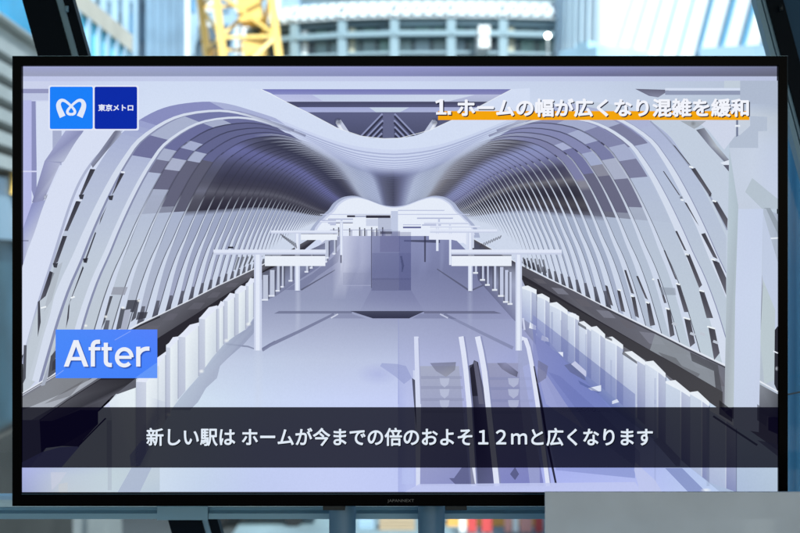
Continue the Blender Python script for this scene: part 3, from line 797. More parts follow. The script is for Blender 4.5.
RG = [(522, 286.5, 536.5, 290.5), (537, 294.5, 549.5, 298.6), (549.5, 303, 567.5, 311), (567.5, 313.5, 579, 317), (579, 322, 591, 327.5), (591, 327, 605, 335), (605, 337.5, 623, 345.5), (623, 352, 645, 361.6), (645, 361.6, 665.5, 374), (665.5, 381, 690, 393), (690, 392, 709, 402.5), (709, 408, 736, 424)]
for n_g, (x0, y0, x1, y1) in enumerate(RG):
    b0, b1 = inv_edge(FRE, x0), inv_edge(FRE, x1)
    if x0 < 530: b0, b1 = 318, 328
    w_ = (x1 - x0) * .62
    bm_ = b0 + (b1 - b0) * .62
    ym = y0 + (y1 - y0) * .62
    p.poly([(x0, y0), (x0 + w_, ym), (x0 + w_, bm_), (x0, b0)], [(212, 220, 236), (216, 224, 240), (176, 186, 224), (172, 180, 220)] if n_g < 9 else [(206, 216, 234), (204, 214, 232), (180, 192, 224), (180, 190, 224)])
    p.poly([(x0 + w_, ym), (x1, y1), (x1, b1), (x0 + w_, bm_)], [(192, 198, 222), (196, 204, 226), (150, 158, 206), (146, 154, 204)])
    p.ribbon([(x0 + w_, ym + 1), (x0 + w_, bm_)], 1.1, (228, 234, 246), [.9, .3])
    p.poly([(x0, y0), (x0 + (x1 - x0) * .4, y0 - 1), (x1, y1 - .8), (x1, y1 + 4), (x0 + w_, ym + 2.5), (x0, y0 + 2)], (232, 237, 247), .95)
    p.ribbon([(x1 + .3, y1 + 3), (x1 + .3, b1)], .9, (120, 126, 168), .7)
for pts in ([(578, 322), (586, 327), (586.5, 330), (578, 325)], [(623, 351), (637, 361.5), (637, 364), (622, 354)], [(605, 335), (612, 339), (612, 341), (605, 338)]):
    p.poly(pts, (84, 82, 104), .8)
for x, y0, y1, al in ((552, 312, 344, .6), (561, 320, 352, .5), (568, 330, 356, .4), (586, 334, 372, .5), (611, 360, 404, .4), (637, 366, 404, .3), (655, 378, 404, .4), (655, 400, 492, .35)):
    p.ribbon([(x, y0), (x, y1)], 2.6, (150, 160, 204), [al, al], soft=True)
p.ribbon([(523, 318), (524.5, 330)], [2, 2], (206, 210, 236)); 
for pts in ([(530, 322), (536, 326), (536, 330), (529, 328)], [(542, 335), (548, 338), (549, 342), (541, 340)]):
    p.poly(pts, (230, 234, 248))
# blue veil of the ghost over the gates and the stair head
p.poly([(533, 315), (553, 330), (586, 356), (635, 394), (635, 478), (556, 470), (542, 404), (533, 360)], [(140, 148, 214), (118, 130, 208), (96, 116, 204), (104, 124, 208), (120, 138, 214), (140, 150, 220), (140, 150, 218), (140, 146, 206)], .5)
p.poly([(530, 320), (548, 340), (566, 362), (580, 376), (600, 396), (612, 412), (560, 412), (541, 370)], (126, 136, 210), .35)
p.poly([(536, 366), (545, 372), (566, 404), (585, 430), (546, 404)], (176, 180, 224), .5)
p.poly([(548, 372), (560, 376), (600, 412), (640, 452), (640, 470), (600, 440)], (96, 110, 200), .25)
p.poly([(538, 360), (548, 366), (546, 378), (537, 384)], (130, 128, 160), .6)
p.poly([(564, 365), (572, 363), (582, 372), (586, 380), (584, 380), (570, 372)], (100, 106, 150), .5)
p.poly([(571, 364), (575, 361), (586, 371), (586, 377)], (200, 204, 234))
p.poly([(558, 352), (563, 352), (563, 357)], (226, 230, 248)); p.poly([(588, 388), (601, 385), (601, 391), (598, 391.5), (591, 390)], (222, 228, 246), .95)
p.poly([(612, 401), (617, 399), (619, 402), (612, 404)], (222, 228, 246), .9)
p.poly([(578, 380), (600, 392), (598, 393), (580, 384)], (90, 112, 190), .6)
p.poly([(635, 462), (655, 480), (662, 492), (640, 492), (634, 470)], (196, 202, 240), .8)
p.poly([(665, 468), (682, 468), (706, 492), (688, 492)], (134, 148, 210), .75)
p.poly([(653, 440), (660, 437), (680, 458), (680, 466), (676, 466)], (150, 158, 200), .9)
p.ribbon([(708, 408), (708, 486)], 5, (160, 172, 204), [.7, .5], soft=True)
p.blob(706, 490, 6, 2.4, (236, 240, 248), .9)
# ---------- large pillar and frames at the right
p.poly([(635, 89), (670, 90), (658, 97.5), (649, 96)], [(120, 118, 150), (120, 118, 150), (150, 152, 180), (130, 130, 160)])
p.rect(665, 88.2, 741, 90.6, (214, 222, 242)); p.rect(665, 90.8, 740, 95, (156, 164, 194))
p.rect(740, 80.8, 778, 104, (182, 192, 214)); p.rect(724, 80.8, 740, 88, (200, 210, 222), .8)
p.grid([729, 752, 778], [104, 118, 145, 172, 209], [[(194, 203, 226), (186, 197, 220), (180, 190, 212)], [(206, 213, 226), (202, 210, 224), (192, 201, 216)], [(198, 207, 226), (202, 211, 230), (196, 206, 228)], [(200, 209, 228), (202, 211, 230), (198, 207, 232)], [(200, 208, 226), (199, 208, 226), (202, 211, 234)]], 2)
p.poly([(750, 116), (767, 117), (767, 131), (758, 131.5), (758, 148), (729, 148), (729, 137), (740, 135), (750, 126)], (186, 196, 216))
p.poly([(736, 104), (738, 104), (738, 136), (736, 137)], (132, 140, 172)); p.poly([(734, 125), (740, 125), (740, 127), (734, 127)], (230, 234, 244))
p.poly([(752, 178), (778, 199), (778, 209), (762, 209), (745, 192)], (184, 196, 208), .8)
# right hand ribs nearest the viewer: broad white band and slots
near2 = [rp(zk(1), t * .25, 1) for t in range(0, 52)]
p.poly([(726, 300)] + [q for q in near2 if q[0] < 728] + [(660, 121), (690, 121), (700, 133), (712, 146), (722, 160), (729, 172), (729, 300)],
       (198, 208, 226))
p.poly([(672, 120), (700, 120), (735, 121), (735, 136), (724, 150), (708, 130), (696, 121)], (208, 214, 234))
p.poly([(696, 130), (704, 128), (717, 146), (729, 160), (729, 166), (722, 160), (709, 146)], [(110, 112, 136), (150, 154, 172), (190, 196, 206), (150, 156, 178), (120, 122, 150), (170, 176, 196), (150, 154, 176)])
p.poly([(720, 163), (729, 160), (729, 165), (724, 165)], (222, 228, 242)); p.poly([(723, 165), (729, 165), (729, 172)], (110, 110, 140))
p.blob(693, 123.6, 3.2, 3, (56, 50, 70), 1)
p.poly([(680, 121), (706, 121), (698, 127), (694, 129)], (160, 164, 172), .7)
def slot(pts, col=(80, 78, 96), hi=True):
    n = len(pts)
    cs = [tuple(min(255, v + 60 * (i / n)) for v in col) for i in range(n)]
    p.poly(pts, cs)
p.ribbon(spline([(650, 121), (666, 137), (680, 154), (691, 168.5), (702, 184), (713, 202), (727, 230)]), 1.6, (160, 168, 196), .8)
SLOT_R = [[(672.5, 144.5), (675, 146), (691, 166), (688, 164)], [(691, 169), (695, 168), (711.5, 193.5), (710, 197), (708, 194)], [(712.5, 202), (717, 201.5), (727.5, 219), (727, 229)],
          [(662.6, 171), (664, 171.5), (680.5, 196), (678.5, 195)], [(684, 202), (686.5, 203), (699, 226), (696, 222)], [(675, 231), (677, 231), (686.5, 251), (684, 250)],
          [(686, 255), (689.5, 254), (702, 285), (699, 288)], [(699, 291), (704, 291.5), (713, 318), (706.5, 318)], [(701, 234), (705, 233), (717.5, 259), (713, 257)], [(712, 260), (719, 262.5), (726, 278), (726, 295)],
          [(663.4, 250), (665, 250.5), (677, 280), (675, 279)], [(676, 284), (680, 284.5), (688.5, 312), (684, 312)], [(657, 279), (658.6, 279), (666.5, 303), (664, 303)],
          [(666, 308), (670, 309), (674.5, 335), (670, 337)], [(684, 318), (690, 319), (695, 343), (690, 347)], [(708, 326), (714.5, 328), (719.5, 353), (714, 360)], [(636, 276), (638, 276), (648, 300), (645, 298)],
          [(646, 302), (650, 303), (655, 325), (650, 326)], [(624, 270), (626, 270), (634, 294), (631, 293)], [(631, 296), (635, 297), (639, 318), (635, 316)], [(617, 290), (620, 290.6), (625, 312), (621, 311)], [(605, 285), (607.4, 286), (613, 306), (609, 304)]]
for sl in SLOT_R: slot(sl, (78, 75, 94))
for x, y, w in ((689, 166.6, 4), (712, 200.6, 4), (680.5, 199.6, 3), (699, 290.2, 5), (685, 254, 3.6), (675.5, 283.4, 4.4), (711, 259, 4), (645.5, 302, 3.6), (707, 326.4, 8), (683, 317.4, 7), (665, 308, 4.5), (630.5, 295.6, 3), (618, 289.6, 3), (652, 279, 2)):
    p.ribbon([(x, y), (x + w, y + w * .28)], 1.5, (236, 240, 248))
for x, y in ((700, 331), (713, 339), (690, 331), (672, 321)):
    p.ribbon([(x, y + 2), (x + 5, y + 4)], 2.6, (196, 202, 216))
for x, y in ((710, 195.5), (716, 262), (687, 256), (681, 197.6)):
    p.blob(x, y, 2.2, 2, (60, 56, 76), .9)
p.poly([(659, 287), (675, 288), (676, 295), (662, 295)], (150, 158, 176), .6)
# pillar
p.poly([(729, 148), (738, 206), (738, 404), (724.2, 412), (726, 300), (727.6, 232)], [(188, 202, 216), (182, 196, 208), (196, 208, 214), (176, 182, 192), (196, 210, 218), (190, 204, 216)])
p.poly([(763, 208), (778, 214), (778, 420), (758, 404), (761, 300)], [(186, 196, 214), (176, 186, 206), (200, 208, 226), (186, 196, 210), (196, 206, 222)])
p.poly([(763, 208), (766, 209), (777, 233), (778, 236), (778, 222), (770, 208)], (158, 168, 182), .9)
p.ribbon([(768, 238.6), (778, 238)], 1.6, (224, 230, 240))
p.poly([(763, 213), (778, 262), (778, 340), (768, 300), (762, 276)], (196, 206, 230))
p.poly([(760.5, 277), (762, 275), (763.5, 300), (762, 328), (760, 330)], [(120, 124, 150), (190, 196, 214), (90, 88, 110), (40, 38, 60), (120, 124, 150)])
p.poly([(763, 280), (775, 310), (774, 380), (764, 384), (760, 340)], (192, 204, 212))
p.poly([(774.5, 330), (778, 326), (778, 392), (774, 384)], (60, 58, 76)); p.ribbon([(773, 351), (778, 353)], 1.4, (230, 234, 244)); p.blob(776.6, 368.5, 2, 2.6, (196, 200, 212), .9)
p.poly([(759, 384), (778, 394), (778, 420), (758, 412)], [(150, 154, 166), (110, 112, 128), (84, 86, 104), (120, 122, 140)])
p.ribbon([(759, 381), (778, 391.4)], 1.6, (228, 232, 242))
p.poly([(738, 209), (763, 209), (761, 300), (758.6, 432), (733.2, 428), (735, 300)], [(202, 212, 236), (200, 210, 236), (204, 214, 238), (200, 208, 232), (200, 210, 232), (204, 213, 238)])
p.poly([(719, 414), (732, 422), (732, 410), (719, 400)], (52, 48, 60), .8)
p.poly([(768, 417), (778, 417), (778, 434), (768, 430)], (30, 26, 40), .9)
p.poly([(757, 404), (768, 412), (766, 426), (757, 420)], (110, 112, 130), .8)
p.ribbon([(713, 416), (757, 445)], 2, (40, 40, 60), .8)
p.poly([(757, 440), (778, 444), (778, 456)], (130, 134, 160), .8)
# ---------- left near ribs
def band(pts_l, pts_r, cols):
    pts = pts_l + pts_r[::-1]
    p.poly(pts, cols[0])
p.poly(spline([(22, 268), (28, 250), (35, 231.6), (44, 205), (57, 175), (74, 145), (85, 130)]) + spline([(121, 130), (107, 145), (92.5, 161), (80, 180), (70, 203), (60.5, 231.6), (52, 259), (39, 299), (30, 330), (25, 350), (22, 356)]), (216, 222, 243))
p.ribbon(spline([(122, 130), (108, 145.5), (93.5, 161), (81, 180), (71, 203), (61.5, 231.6), (53, 259), (40, 299), (33, 325), (26, 350), (23, 364)], 4), 2.6, (182, 188, 216))
p.poly([(25, 350), (33, 322), (42, 296), (60, 272), (50, 316), (44, 335), (32, 382), (24, 392)], (196, 204, 216), .8)
p.poly([(114, 132), (119, 128), (122, 134), (106, 152), (93, 168), (91, 164)], [(120, 120, 150), (110, 110, 150), (180, 186, 212), (120, 122, 152), (110, 110, 140), (150, 154, 186)], .9)
for sl in ([(90.5, 169), (95.6, 169.4), (83, 194), (79, 197)], [(76.5, 200.5), (81, 202), (68, 231), (64.5, 231)], [(63, 236), (67.4, 236), (58, 262), (53, 264.6)], [(50, 271), (54.6, 273), (46, 296), (40, 301)],
           [(40, 300), (41, 322), (38, 337), (38, 302)], [(120.6, 173.4), (124.4, 173.4), (114.5, 192), (111.6, 196)], [(109, 202), (107, 206), (99.6, 225), (100.6, 219)],
           [(95.4, 232), (96.4, 233), (86, 262), (84.6, 261)], [(83, 266), (84, 268), (71.6, 299), (68.4, 306)], [(68.6, 306), (70, 303), (69, 318), (66, 329)]):
    slot(sl, (66, 64, 86))
p.poly([(54, 268), (63, 262), (52, 300), (44, 312)], (178, 184, 196), .6)
for x, y in ((82, 197), (56, 265.4), (111.4, 198), (86, 260.6)):
    p.poly([(x - 3, y - 2), (x + 2.4, y - 2.6), (x + 1, y + 2.4), (x - 2, y + 2)], (56, 52, 72), .95)
p.ribbon([(76, 200.6), (82, 200.2)], 1.3, (220, 225, 240)); p.ribbon([(121, 172), (125, 172.6)], 1.6, (230, 234, 246)); p.ribbon([(41, 308), (46.4, 306.6)], 1.5, (236, 240, 248)); p.ribbon([(71, 298), (75, 296.6)], 1.5, (236, 240, 248))
def near_rib(L, Rr, c0=(206, 216, 232), c1=(214, 221, 234)):
    n = len(L)
    p.poly(L + Rr[::-1], [c0] * n + [c1] * n)
p.poly([(41, 386), (60, 334), (63, 336), (50, 372), (45, 385)], (176, 182, 200))
for L, w in (([(168, 176), (148.6, 201), (134, 231), (116, 277), (103, 316)], 2), ([(165, 212), (148.6, 236.5), (139, 254.5), (127, 285.5), (112, 330)], 3)):
    pass
p.poly([(113.5, 287), (128, 287), (125, 295), (111, 294.5)], (160, 162, 178), .8)
for pts in ([(110, 296), (113, 296), (105, 322), (101, 330)], [(128, 300), (138, 300), (134, 312), (125, 312)], [(121, 308), (126, 309), (122, 328), (116, 330)], [(137, 300), (140, 299), (136, 318), (131, 322)], [(138, 312), (148, 312), (146, 318), (136, 320)],
            [(24, 345), (27, 345), (26, 378), (23, 384)], [(51, 356), (56, 350), (56, 372), (48, 378)], [(53, 362), (57, 357), (57, 368), (52, 371)]):
    p.poly(pts, (72, 70, 92), .9)
for x, y in ((106, 316.6), (123, 307.6), (139, 300.6), (86, 325.6)):
    p.blob(x, y, 2.2, 1.8, (246, 248, 252), 1)
p.poly([(125, 310), (131, 309), (126, 332), (120, 333)], (180, 184, 204)); p.ribbon([(61, 349), (57, 359)], 3, (196, 200, 214))
# ---------- platform signs: post, beam and white board
def sign(px0, px1, py0, py1, bx0, bx1, by0, by1, sx0=None, sx1=None, sy0=0, sy1=0, k=1.0):
    if sx0 is not None:
        p.rect(sx0, by1, sx1, sy0, (96, 96, 130), .7)
        p.rect(sx0, sy0, sx1, sy1, (231, 235, 250))
    p.rect(px0, by1 - .5, px1, py1, (206, 212, 236))
    p.rect(px0 + (px1 - px0) * .22, by1 - .5, px0 + (px1 - px0) * .72, py1, (226, 231, 247))
    p.rect(bx0, by0, bx1, by1, (222, 227, 245)); p.rect(bx0, by1 - (by1 - by0) * .35, bx1, by1, (198, 204, 230), .8)
sign(340, 343, 222, 255, 320, 353, 221, 222.6, 336, 353, 223.4, 226)
sign(436, 438.6, 232, 251, 424, 468, 222, 223.8)
sign(449, 451.4, 232, 265, 430, 480, 225.8, 227.6)
sign(295, 300, 232, 290.6, 271, 337.6, 230.5, 233.6, 301, 337.2, 234.2, 240)
p.poly([(429, 234), (467, 234), (467.6, 246), (462, 242), (452, 239.8), (429, 239.6)], (228, 232, 248))
p.rect(466, 233, 474, 248, (214, 220, 240), .9)
for i in range(9):
    p.ribbon([(482 + i * 2.4, 243.5 - i * 1.0), (480 + i * 2.4, 247.6 - i * 1.1)], 1.2, (84, 80, 104), .7)
    p.ribbon([(281 + i * 1.8, 234 + i * 1.1), (284 + i * 1.6, 238 + i * 1.3)], 1.2, (84, 80, 104), .7)
for i in range(6):
    p.ribbon([(239 + i * 4.6, 257 - i * .3), (235 + i * 4.6, 270 - i * 2)], [2.2, 1.6], (52, 48, 70), .7)
    p.ribbon([(523 + i * 4, 257.5 + i * .4), (526 + i * 4, 268 + i * 1)], [1.6, 2.0], (52, 48, 70), .7)
p.rect(228, 246.6, 233.6, 248.4, (60, 58, 80)); 
sign(468, 472.4, 234, 291, 430, 497, 229.4, 232.8)
sign(254.2, 262, 250, 350.4, 213.6, 326, 249.6, 254.6, 265, 325.4, 256, 266)
sign(515.4, 521.8, 250, 350.4, 451, 561.6, 249.6, 254.6, 451.4, 511.4, 256, 266)
# lower left of the picture under the caption
p.grid([22, 60, 112, 160], [467, 476, 492], [[(178, 184, 238), (186, 196, 226), (196, 210, 222), (196, 208, 224)], [(174, 180, 230), (194, 204, 222), (198, 212, 222), (196, 208, 222)], [(166, 174, 220), (196, 204, 216), (198, 212, 224), (190, 204, 222)]], 3)
p.poly([(51, 472), (67, 472), (60, 482), (52, 490)], (206, 208, 226), .6); p.poly([(59, 484), (68, 482), (68, 492), (59, 492)], (206, 206, 210), .5)
p.rect(108, 467, 112, 490, (184, 194, 210), .7)
p.poly([(118, 492), (132, 467), (152, 467), (140, 492)], (176, 186, 214), .75)
p.poly([(98, 425), (106, 418), (112, 418), (112, 467), (60, 467), (80, 445)], (202, 212, 222))
p.poly([(22, 462), (42, 452), (60, 447), (80, 446), (62, 467), (22, 467)], (142, 146, 214), .9)
p.ribbon([(78, 446.4), (106, 418)], 1.4, (20, 16, 30)); p.rect(107, 420, 112, 467, (170, 178, 196), .6)
p.poly([(130, 455), (142, 440), (152, 442), (140, 466), (131, 466)], (130, 140, 220), .5)
p.ribbon([(160, 400), (150, 430), (140, 466)], [20, 18, 16], (150, 160, 214), [.2, .5, .4], soft=True)
picture = p.build("station_picture", m_lcd, scr)
GRADE = False

# ---------- captions laid over the picture
p2 = Pic(p.y - 0.00003)
p2.rect(SX0, 407, SX1, 467.4, (8, 6, 27), .948)
p2.build("caption_band", m_lcd, scr)
p2 = Pic(p2.y - 0.00003)
def words(body, x0, x1, y0, y1, bold, col, shadow=None, sh=(1.0, 1.0), soft=1, al=.7):
    b = bold * (y1 - y0)
    me = text_mesh(body, x0 + b, x1 - b, y0 + b, y1 - b, 0, 0)
    offs = [(b * math.cos(R(45 * k)), b * math.sin(R(45 * k))) for k in range(8)] if b > 0 else []
    def put(c_, a_, ox, oy):
        n0 = len(p2.v)
        p2.text(me, c_, a_)
        for i in range(n0, len(p2.v)):
            v = p2.v[i]; p2.v[i] = (v[0] + ox * K * CAM_D, v[1], v[2] - oy * K * CAM_D)
    if shadow:
        for o_ in offs[::2]: put(shadow, al, o_[0] + sh[0] * 1.2, o_[1] + sh[1] * 1.2)
    for o_ in offs: put(col, 1, *o_)
    if False:
        for k in range(soft, 0, -1):
            base = p2.v
            n0 = len(p2.v)
            p2.text(me, shadow, al)
            for i in range(n0, len(p2.v)):
                v = p2.v[i]
                p2.v[i] = (v[0] + sh[0] * k * K * CAM_D, v[1], v[2] - sh[1] * k * K * CAM_D)
    p2.text(me, col)
words("新しい駅は ホームが今までの倍のおよそ１２ｍと広くなります", 146.6, 652.6, 427.6, 445.8, .022, (226, 236, 248), (0, 0, 0), (.7, .7), 1, .8)
p2.build("subtitle_text", m_lcd, scr)
p2 = Pic(p2.y - 0.00003)
p2.rect(438, 111.3, 749, 120.2, (244, 166, 14))
words("ホームの幅が広くなり混雑を緩和", 457, 748.6, 98.6, 117.2, .036, (243, 245, 253), (24, 24, 50), (.85, .85), 2, .95)
for dx_, dy_, c_, a_ in ((1.2, 1.2, (24, 24, 50), .95), (0, 0, (243, 245, 253), 1)):
    for pts, wd in (([(441.2, 99.4), (441.2, 114.4)], 3.6), ([(435.6, 102.6), (441.6, 100.4)], 2.4), ([(436, 113.6), (446.4, 113.6)], 2.4), ([(447.4, 113), (451, 113)], 3.8)):
        p2.ribbon([(x + dx_, y + dy_) for x, y in pts], wd, c_, a_)
p2.build("title_text", m_lcd, scr)
p2 = Pic(p2.y - 0.00003)
p2.poly([(56, 329.4), (157.6, 329.4), (157.6, 378), (56, 378)], [(76, 138, 250), (84, 130, 252), (70, 130, 252), (72, 134, 252)])
p2.poly([(135, 378), (157.6, 362), (157.6, 378)], (104, 156, 250), .8); p2.ribbon([(115, 340), (131, 331)], .8, (150, 180, 252), .6); p2.ribbon([(56, 376), (64, 370)], .8, (150, 180, 252), .6)
def arc(cx, cy, rx, ry, a0, a1, n=16):
    return [(cx + rx * math.cos(R(a0 + (a1 - a0) * i / n)), cy + ry * math.sin(R(a0 + (a1 - a0) * i / n))) for i in range(n + 1)]
STROKES = [           ([(93.2, 366.4), (93.2, 346)] + arc(97.4, 346, 4.2, 4.3, 180, 270, 8) + [(100.4, 341.6)], 4.2), ([(89, 348.6), (100.6, 348.6)], 3.3),
           ([(106.2, 342.6), (106.2, 361)] + arc(110.2, 361, 4.0, 3.9, 180, 90, 8) + [(112.2, 364.9)], 4.2), ([(101.8, 348.6), (112.2, 348.6)], 3.3),
           ([(117.4, 357.2), (131.9, 357.2)], 3.2), (arc(124.6, 357.2, 7.4, 8.2, 0, -316, 34), 3.9),
           ([(138.6, 366.4), (138.6, 346.6)], 4.2), (arc(147.6, 356.4, 9, 7.9, 196, 268, 10) + [(149.8, 348.5)], 4.1)]
for dx_, dy_, c_, a_ in ((1.6, 1.6, (30, 70, 170), .35), (.9, .9, (24, 56, 140), .7), (0, 0, (236, 240, 250), 1)):
    for pts, wd in STROKES:
        p2.ribbon([(x + dx_, y + dy_) for x, y in pts], wd, c_, a_)
    for pts in ([(64.2, 366.5), (69, 366.5), (78.8, 340), (74, 340)], [(74, 340), (78.8, 340), (88.9, 366.5), (84, 366.5)], [(69, 356.8), (84, 356.8), (84, 360.3), (69, 360.3)]):
        p2.poly([(x + dx_, y + dy_) for x, y in pts], c_, a_)
p2.build("after_badge", m_lcd, scr)
p2 = Pic(p2.y - 0.00003)
def rrect(x0, y0, x1, y1, r, col, al=1):
    pts = []
    for cx, cy, a0 in ((x1 - r, y0 + r, -90), (x1 - r, y1 - r, 0), (x0 + r, y1 - r, 90), (x0 + r, y0 + r, 180)):
        for k in range(6):
            a = R(a0 + 18 * k); pts.append((cx + r * math.cos(a), cy + r * math.sin(a)))
    p2.poly(pts, col, al)
rrect(48.9, 85.6, 94.8, 130.8, 2, (226, 232, 248)); rrect(93.4, 85.6, 139.2, 130.8, 2, (226, 232, 248))
rrect(50.3, 87, 93.2, 129.2, 1.6, (28, 128, 250)); rrect(95, 87, 137.4, 129.2, 1.6, (14, 44, 168))
for sgn in (1, -1):
    path = [(276, 349, 34), (264, 322, 32), (254, 296, 29), (251, 272, 25), (262, 252, 20), (282, 249, 16), (304, 262, 14), (328, 284, 13), (346, 305, 14), (351, 320, 15), (344, 331, 15), (328, 335, 15)]
    pts, ws = [], []
    for i in range(len(path) - 1):
        for u in (0, .25, .5, .75):
            a_, b_, c_, d_ = path[max(i - 1, 0)], path[i], path[i + 1], path[min(i + 2, len(path) - 1)]
            f = lambda k: .5 * (2 * b_[k] + (c_[k] - a_[k]) * u + (2 * a_[k] - 5 * b_[k] + 4 * c_[k] - d_[k]) * u * u + (3 * b_[k] - a_[k] - 3 * c_[k] + d_[k]) * u ** 3)
            X = 328 + sgn * (f(0) - 328)
            pts.append((18 + X / 6.123, 60 + f(1) / 6.123)); ws.append(f(2) / 5.5)
    pts.append((18 + 328 / 6.123, 60 + 335 / 6.123)); ws.append(15 / 6.123)
    p2.ribbon(pts, ws, (226, 234, 250))
words("東京メトロ", 98.6, 133.6, 104.4, 111.4, .035, (226, 232, 250))
p2.build("station_logo", m_lcd, scr)

# maker's lettering, barely lighter than the case
me = text_mesh("JAPANNEXT", 387.5, 414, 498.4, 502, front - 0.0003, .0)
for v in me.vertices: v.co = v.co - Vector(tv.location)
link("maker_lettering", me, m_brand, tv)

# ---------------------------------------------------------------- television stand
m_post = mat("blue_grey_painted_steel", (0.10, 0.23, 0.36), 0.45, 0.0, noise=0.08, scale=20)
m_brk = mat("dark_bracket_steel", (0.02, 0.03, 0.035), 0.5, 0.3)
sx = P(400, 266, 0.12).x
stand = tag(empty("television_stand", (0, 0.12, FLOOR)), "blue grey two post floor stand holding the television from behind", "television stand")
for x0, x1 in ((328.6, 355.4), (418.2, 445)):
    A, B = P(x0, 500, 0.11), P(x1, 500, 0.11)
    r_ = (B.x - A.x) / 2
    MB().tube([((A.x + B.x) / 2, 0.125, FLOOR + 0.03), ((A.x + B.x) / 2, 0.125, 0.1)], r_, 28).build("post", m_post, stand)
    cx = (A.x + B.x) / 2
    MB().box((cx - 0.05, 0.087, -0.05), (cx + 0.05, 0.1, 0.09), 0.003).build("wall_plate", m_brk, stand)
for x0, x1 in ((323.5, 345.5), (445.2, 466.4)):
    A, B = P(x0, 508.4, 0.07), P(x1, 500, 0.07)
    MB().box((A.x, 0.056, A.z), (B.x, 0.1, B.z), 0.001).build("bracket", m_brk, stand)
MB().box((-0.45, -0.12, FLOOR), (0.45, 0.4, FLOOR + 0.03), 0.006).build("base_plate", m_post, stand)

# ---------------------------------------------------------------- glazed wall
m_navy = mat("navy_painted_steel", (0.001, 0.006, 0.013), 0.5, spec=0.08)
m_steel = mat("blue_steel_profile", (0.22, 0.42, 0.58), 0.45, 0.0)
m_navy2 = mat("navy_side_panel", (0.025, 0.085, 0.17), 0.6, spec=0.2)
m_gasket = mat("black_gasket", (0.004, 0.005, 0.006), 0.6)
wall = tag(empty("window_wall", (0, 0.42, FLOOR)), "glazed wall with two dark slanting frame bars behind the television", "window")
def slant(x_top, w_top, x_bot, y0, y1, Y0, Y1, name, m):
    """bar whose left and right edges lean together; x at photo rows 0 and 520"""
    s_ = (x_bot - x_top) / 520.0
    A, B = P(x_top + s_ * y0, y0, Y0), P(x_top + s_ * y1, y1, Y0)
    w = w_top * K * (CAM_D + Y0)
    MB().prism([(A.x, A.z), (A.x + w, A.z), (B.x + w, B.z), (B.x, B.z)], Y0, Y1).build(name, m, wall)
YT, YB = -780, 960
slant(22.0, 33.4, 168.0, YT, YB, 0.42, 0.445, "frame_bar", m_navy)
slant(55.6, 7.4, 200.4, YT, YB, 0.425, 0.445, "frame_trim", m_steel)
slant(63.2, 9.6, 208.0, YT, YB, 0.42, 0.445, "frame_bar", m_navy)
slant(755.6, 5.2, 895.6, YT, YB, 0.42, 0.445, "frame_trim", m_steel)
slant(760.4, 1.6, 900.4, YT, YB, 0.43, 0.445, "gasket", m_gasket)
slant(762.2, 4.0, 902.2, YT, YB, 0.425, 0.445, "frame_trim", m_steel)
slant(766.4, 16.8, 906.4, YT, YB, 0.42, 0.445, "frame_bar", m_navy)
slant(783.4, 46, 923.4, YT, YB, 0.426, 0.445, "side_panel", m_navy2)
# small catches on the bars
for px, py in ((781.5, 8), (66.5, 9)):
    q = P(px, py, 0.41)
    MB().tube([(q.x, 0.412, q.z - 0.006), (q.x, 0.412, q.z + 0.006)], 0.0035, 12).build("catch", m_brk if px > 400 else m_steel, wall)
m_glass = bpy.data.materials.new("clear_blue_glass")
m_glass.use_nodes = True
n_, l_ = m_glass.node_tree.nodes, m_glass.node_tree.links
n_.remove(n_["Principled BSDF"])
tr_ = n_.new("ShaderNodeBsdfTransparent"); tr_.inputs[0].default_value = (0.80, 0.94, 1.0, 1)
gl_ = n_.new("ShaderNodeBsdfGlossy"); gl_.inputs["Roughness"].default_value = 0.02
fr_ = n_.new("ShaderNodeFresnel"); fr_.inputs[0].default_value = 1.3
mx_ = n_.new("ShaderNodeMixShader")
l_.new(fr_.outputs[0], mx_.inputs[0]); l_.new(tr_.outputs[0], mx_.inputs[1]); l_.new(gl_.outputs[0], mx_.inputs[2])
l_.new(mx_.outputs[0], n_["Material Output"].inputs[0])
MB().quad([(-3.5, 0.46, FLOOR), (3.5, 0.46, FLOOR), (3.5, 0.46, 1.75), (-3.5, 0.46, 1.75)]).build("glass_pane", m_glass, wall)

m_rail = mat("satin_blue_rail", (0.22, 0.42, 0.56), 0.35, 0.3, noise=0.06, scale=5, stretch=(0.2, 1, 1))
rail_o = tag(empty("handrail", (0, 0.2, FLOOR)), "blue grey metal handrail running behind the television below the screen", "handrail")
def zrow(py, Y=0.2): return P(400, py, Y).z
prof_r = [(0.2, zrow(519)), (0.2, zrow(513.5)), (0.203, zrow(512.5)), (0.208, zrow(511)), (0.21, zrow(509)), (0.204, zrow(507.6)), (0.2, zrow(506.6)), (0.198, zrow(503.6)), (0.202, zrow(500)), (0.212, zrow(498.2)), (0.235, zrow(498)), (0.245, zrow(503)), (0.245, zrow(515)), (0.23, zrow(519.4))]
xa, xb, xc, xd = P(-300, 0, 0.2).x, P(157.5, 0, 0.2).x, P(208, 0, 0.2).x, P(1100, 0, 0.2).x
m_rail_hi = mat("pale_rail_highlight", (0.55, 0.80, 0.92), 0.3)  # lighter strip along the rail top, its highlight put into the colour
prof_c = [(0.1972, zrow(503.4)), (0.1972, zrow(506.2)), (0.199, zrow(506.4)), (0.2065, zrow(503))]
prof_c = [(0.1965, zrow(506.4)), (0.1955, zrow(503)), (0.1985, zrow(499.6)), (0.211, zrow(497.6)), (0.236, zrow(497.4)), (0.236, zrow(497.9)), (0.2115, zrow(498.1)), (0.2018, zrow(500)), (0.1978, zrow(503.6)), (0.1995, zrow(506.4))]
MB().profile_x(prof_c, xa, xb - 0.0006).build("rail_highlight", m_rail_hi, rail_o)
MB().profile_x(prof_c, xc + 0.0006, xd).build("rail_highlight", m_rail_hi, rail_o)
MB().profile_x(prof_r, xa, xb - 0.0006).build("rail_profile", m_rail, rail_o)
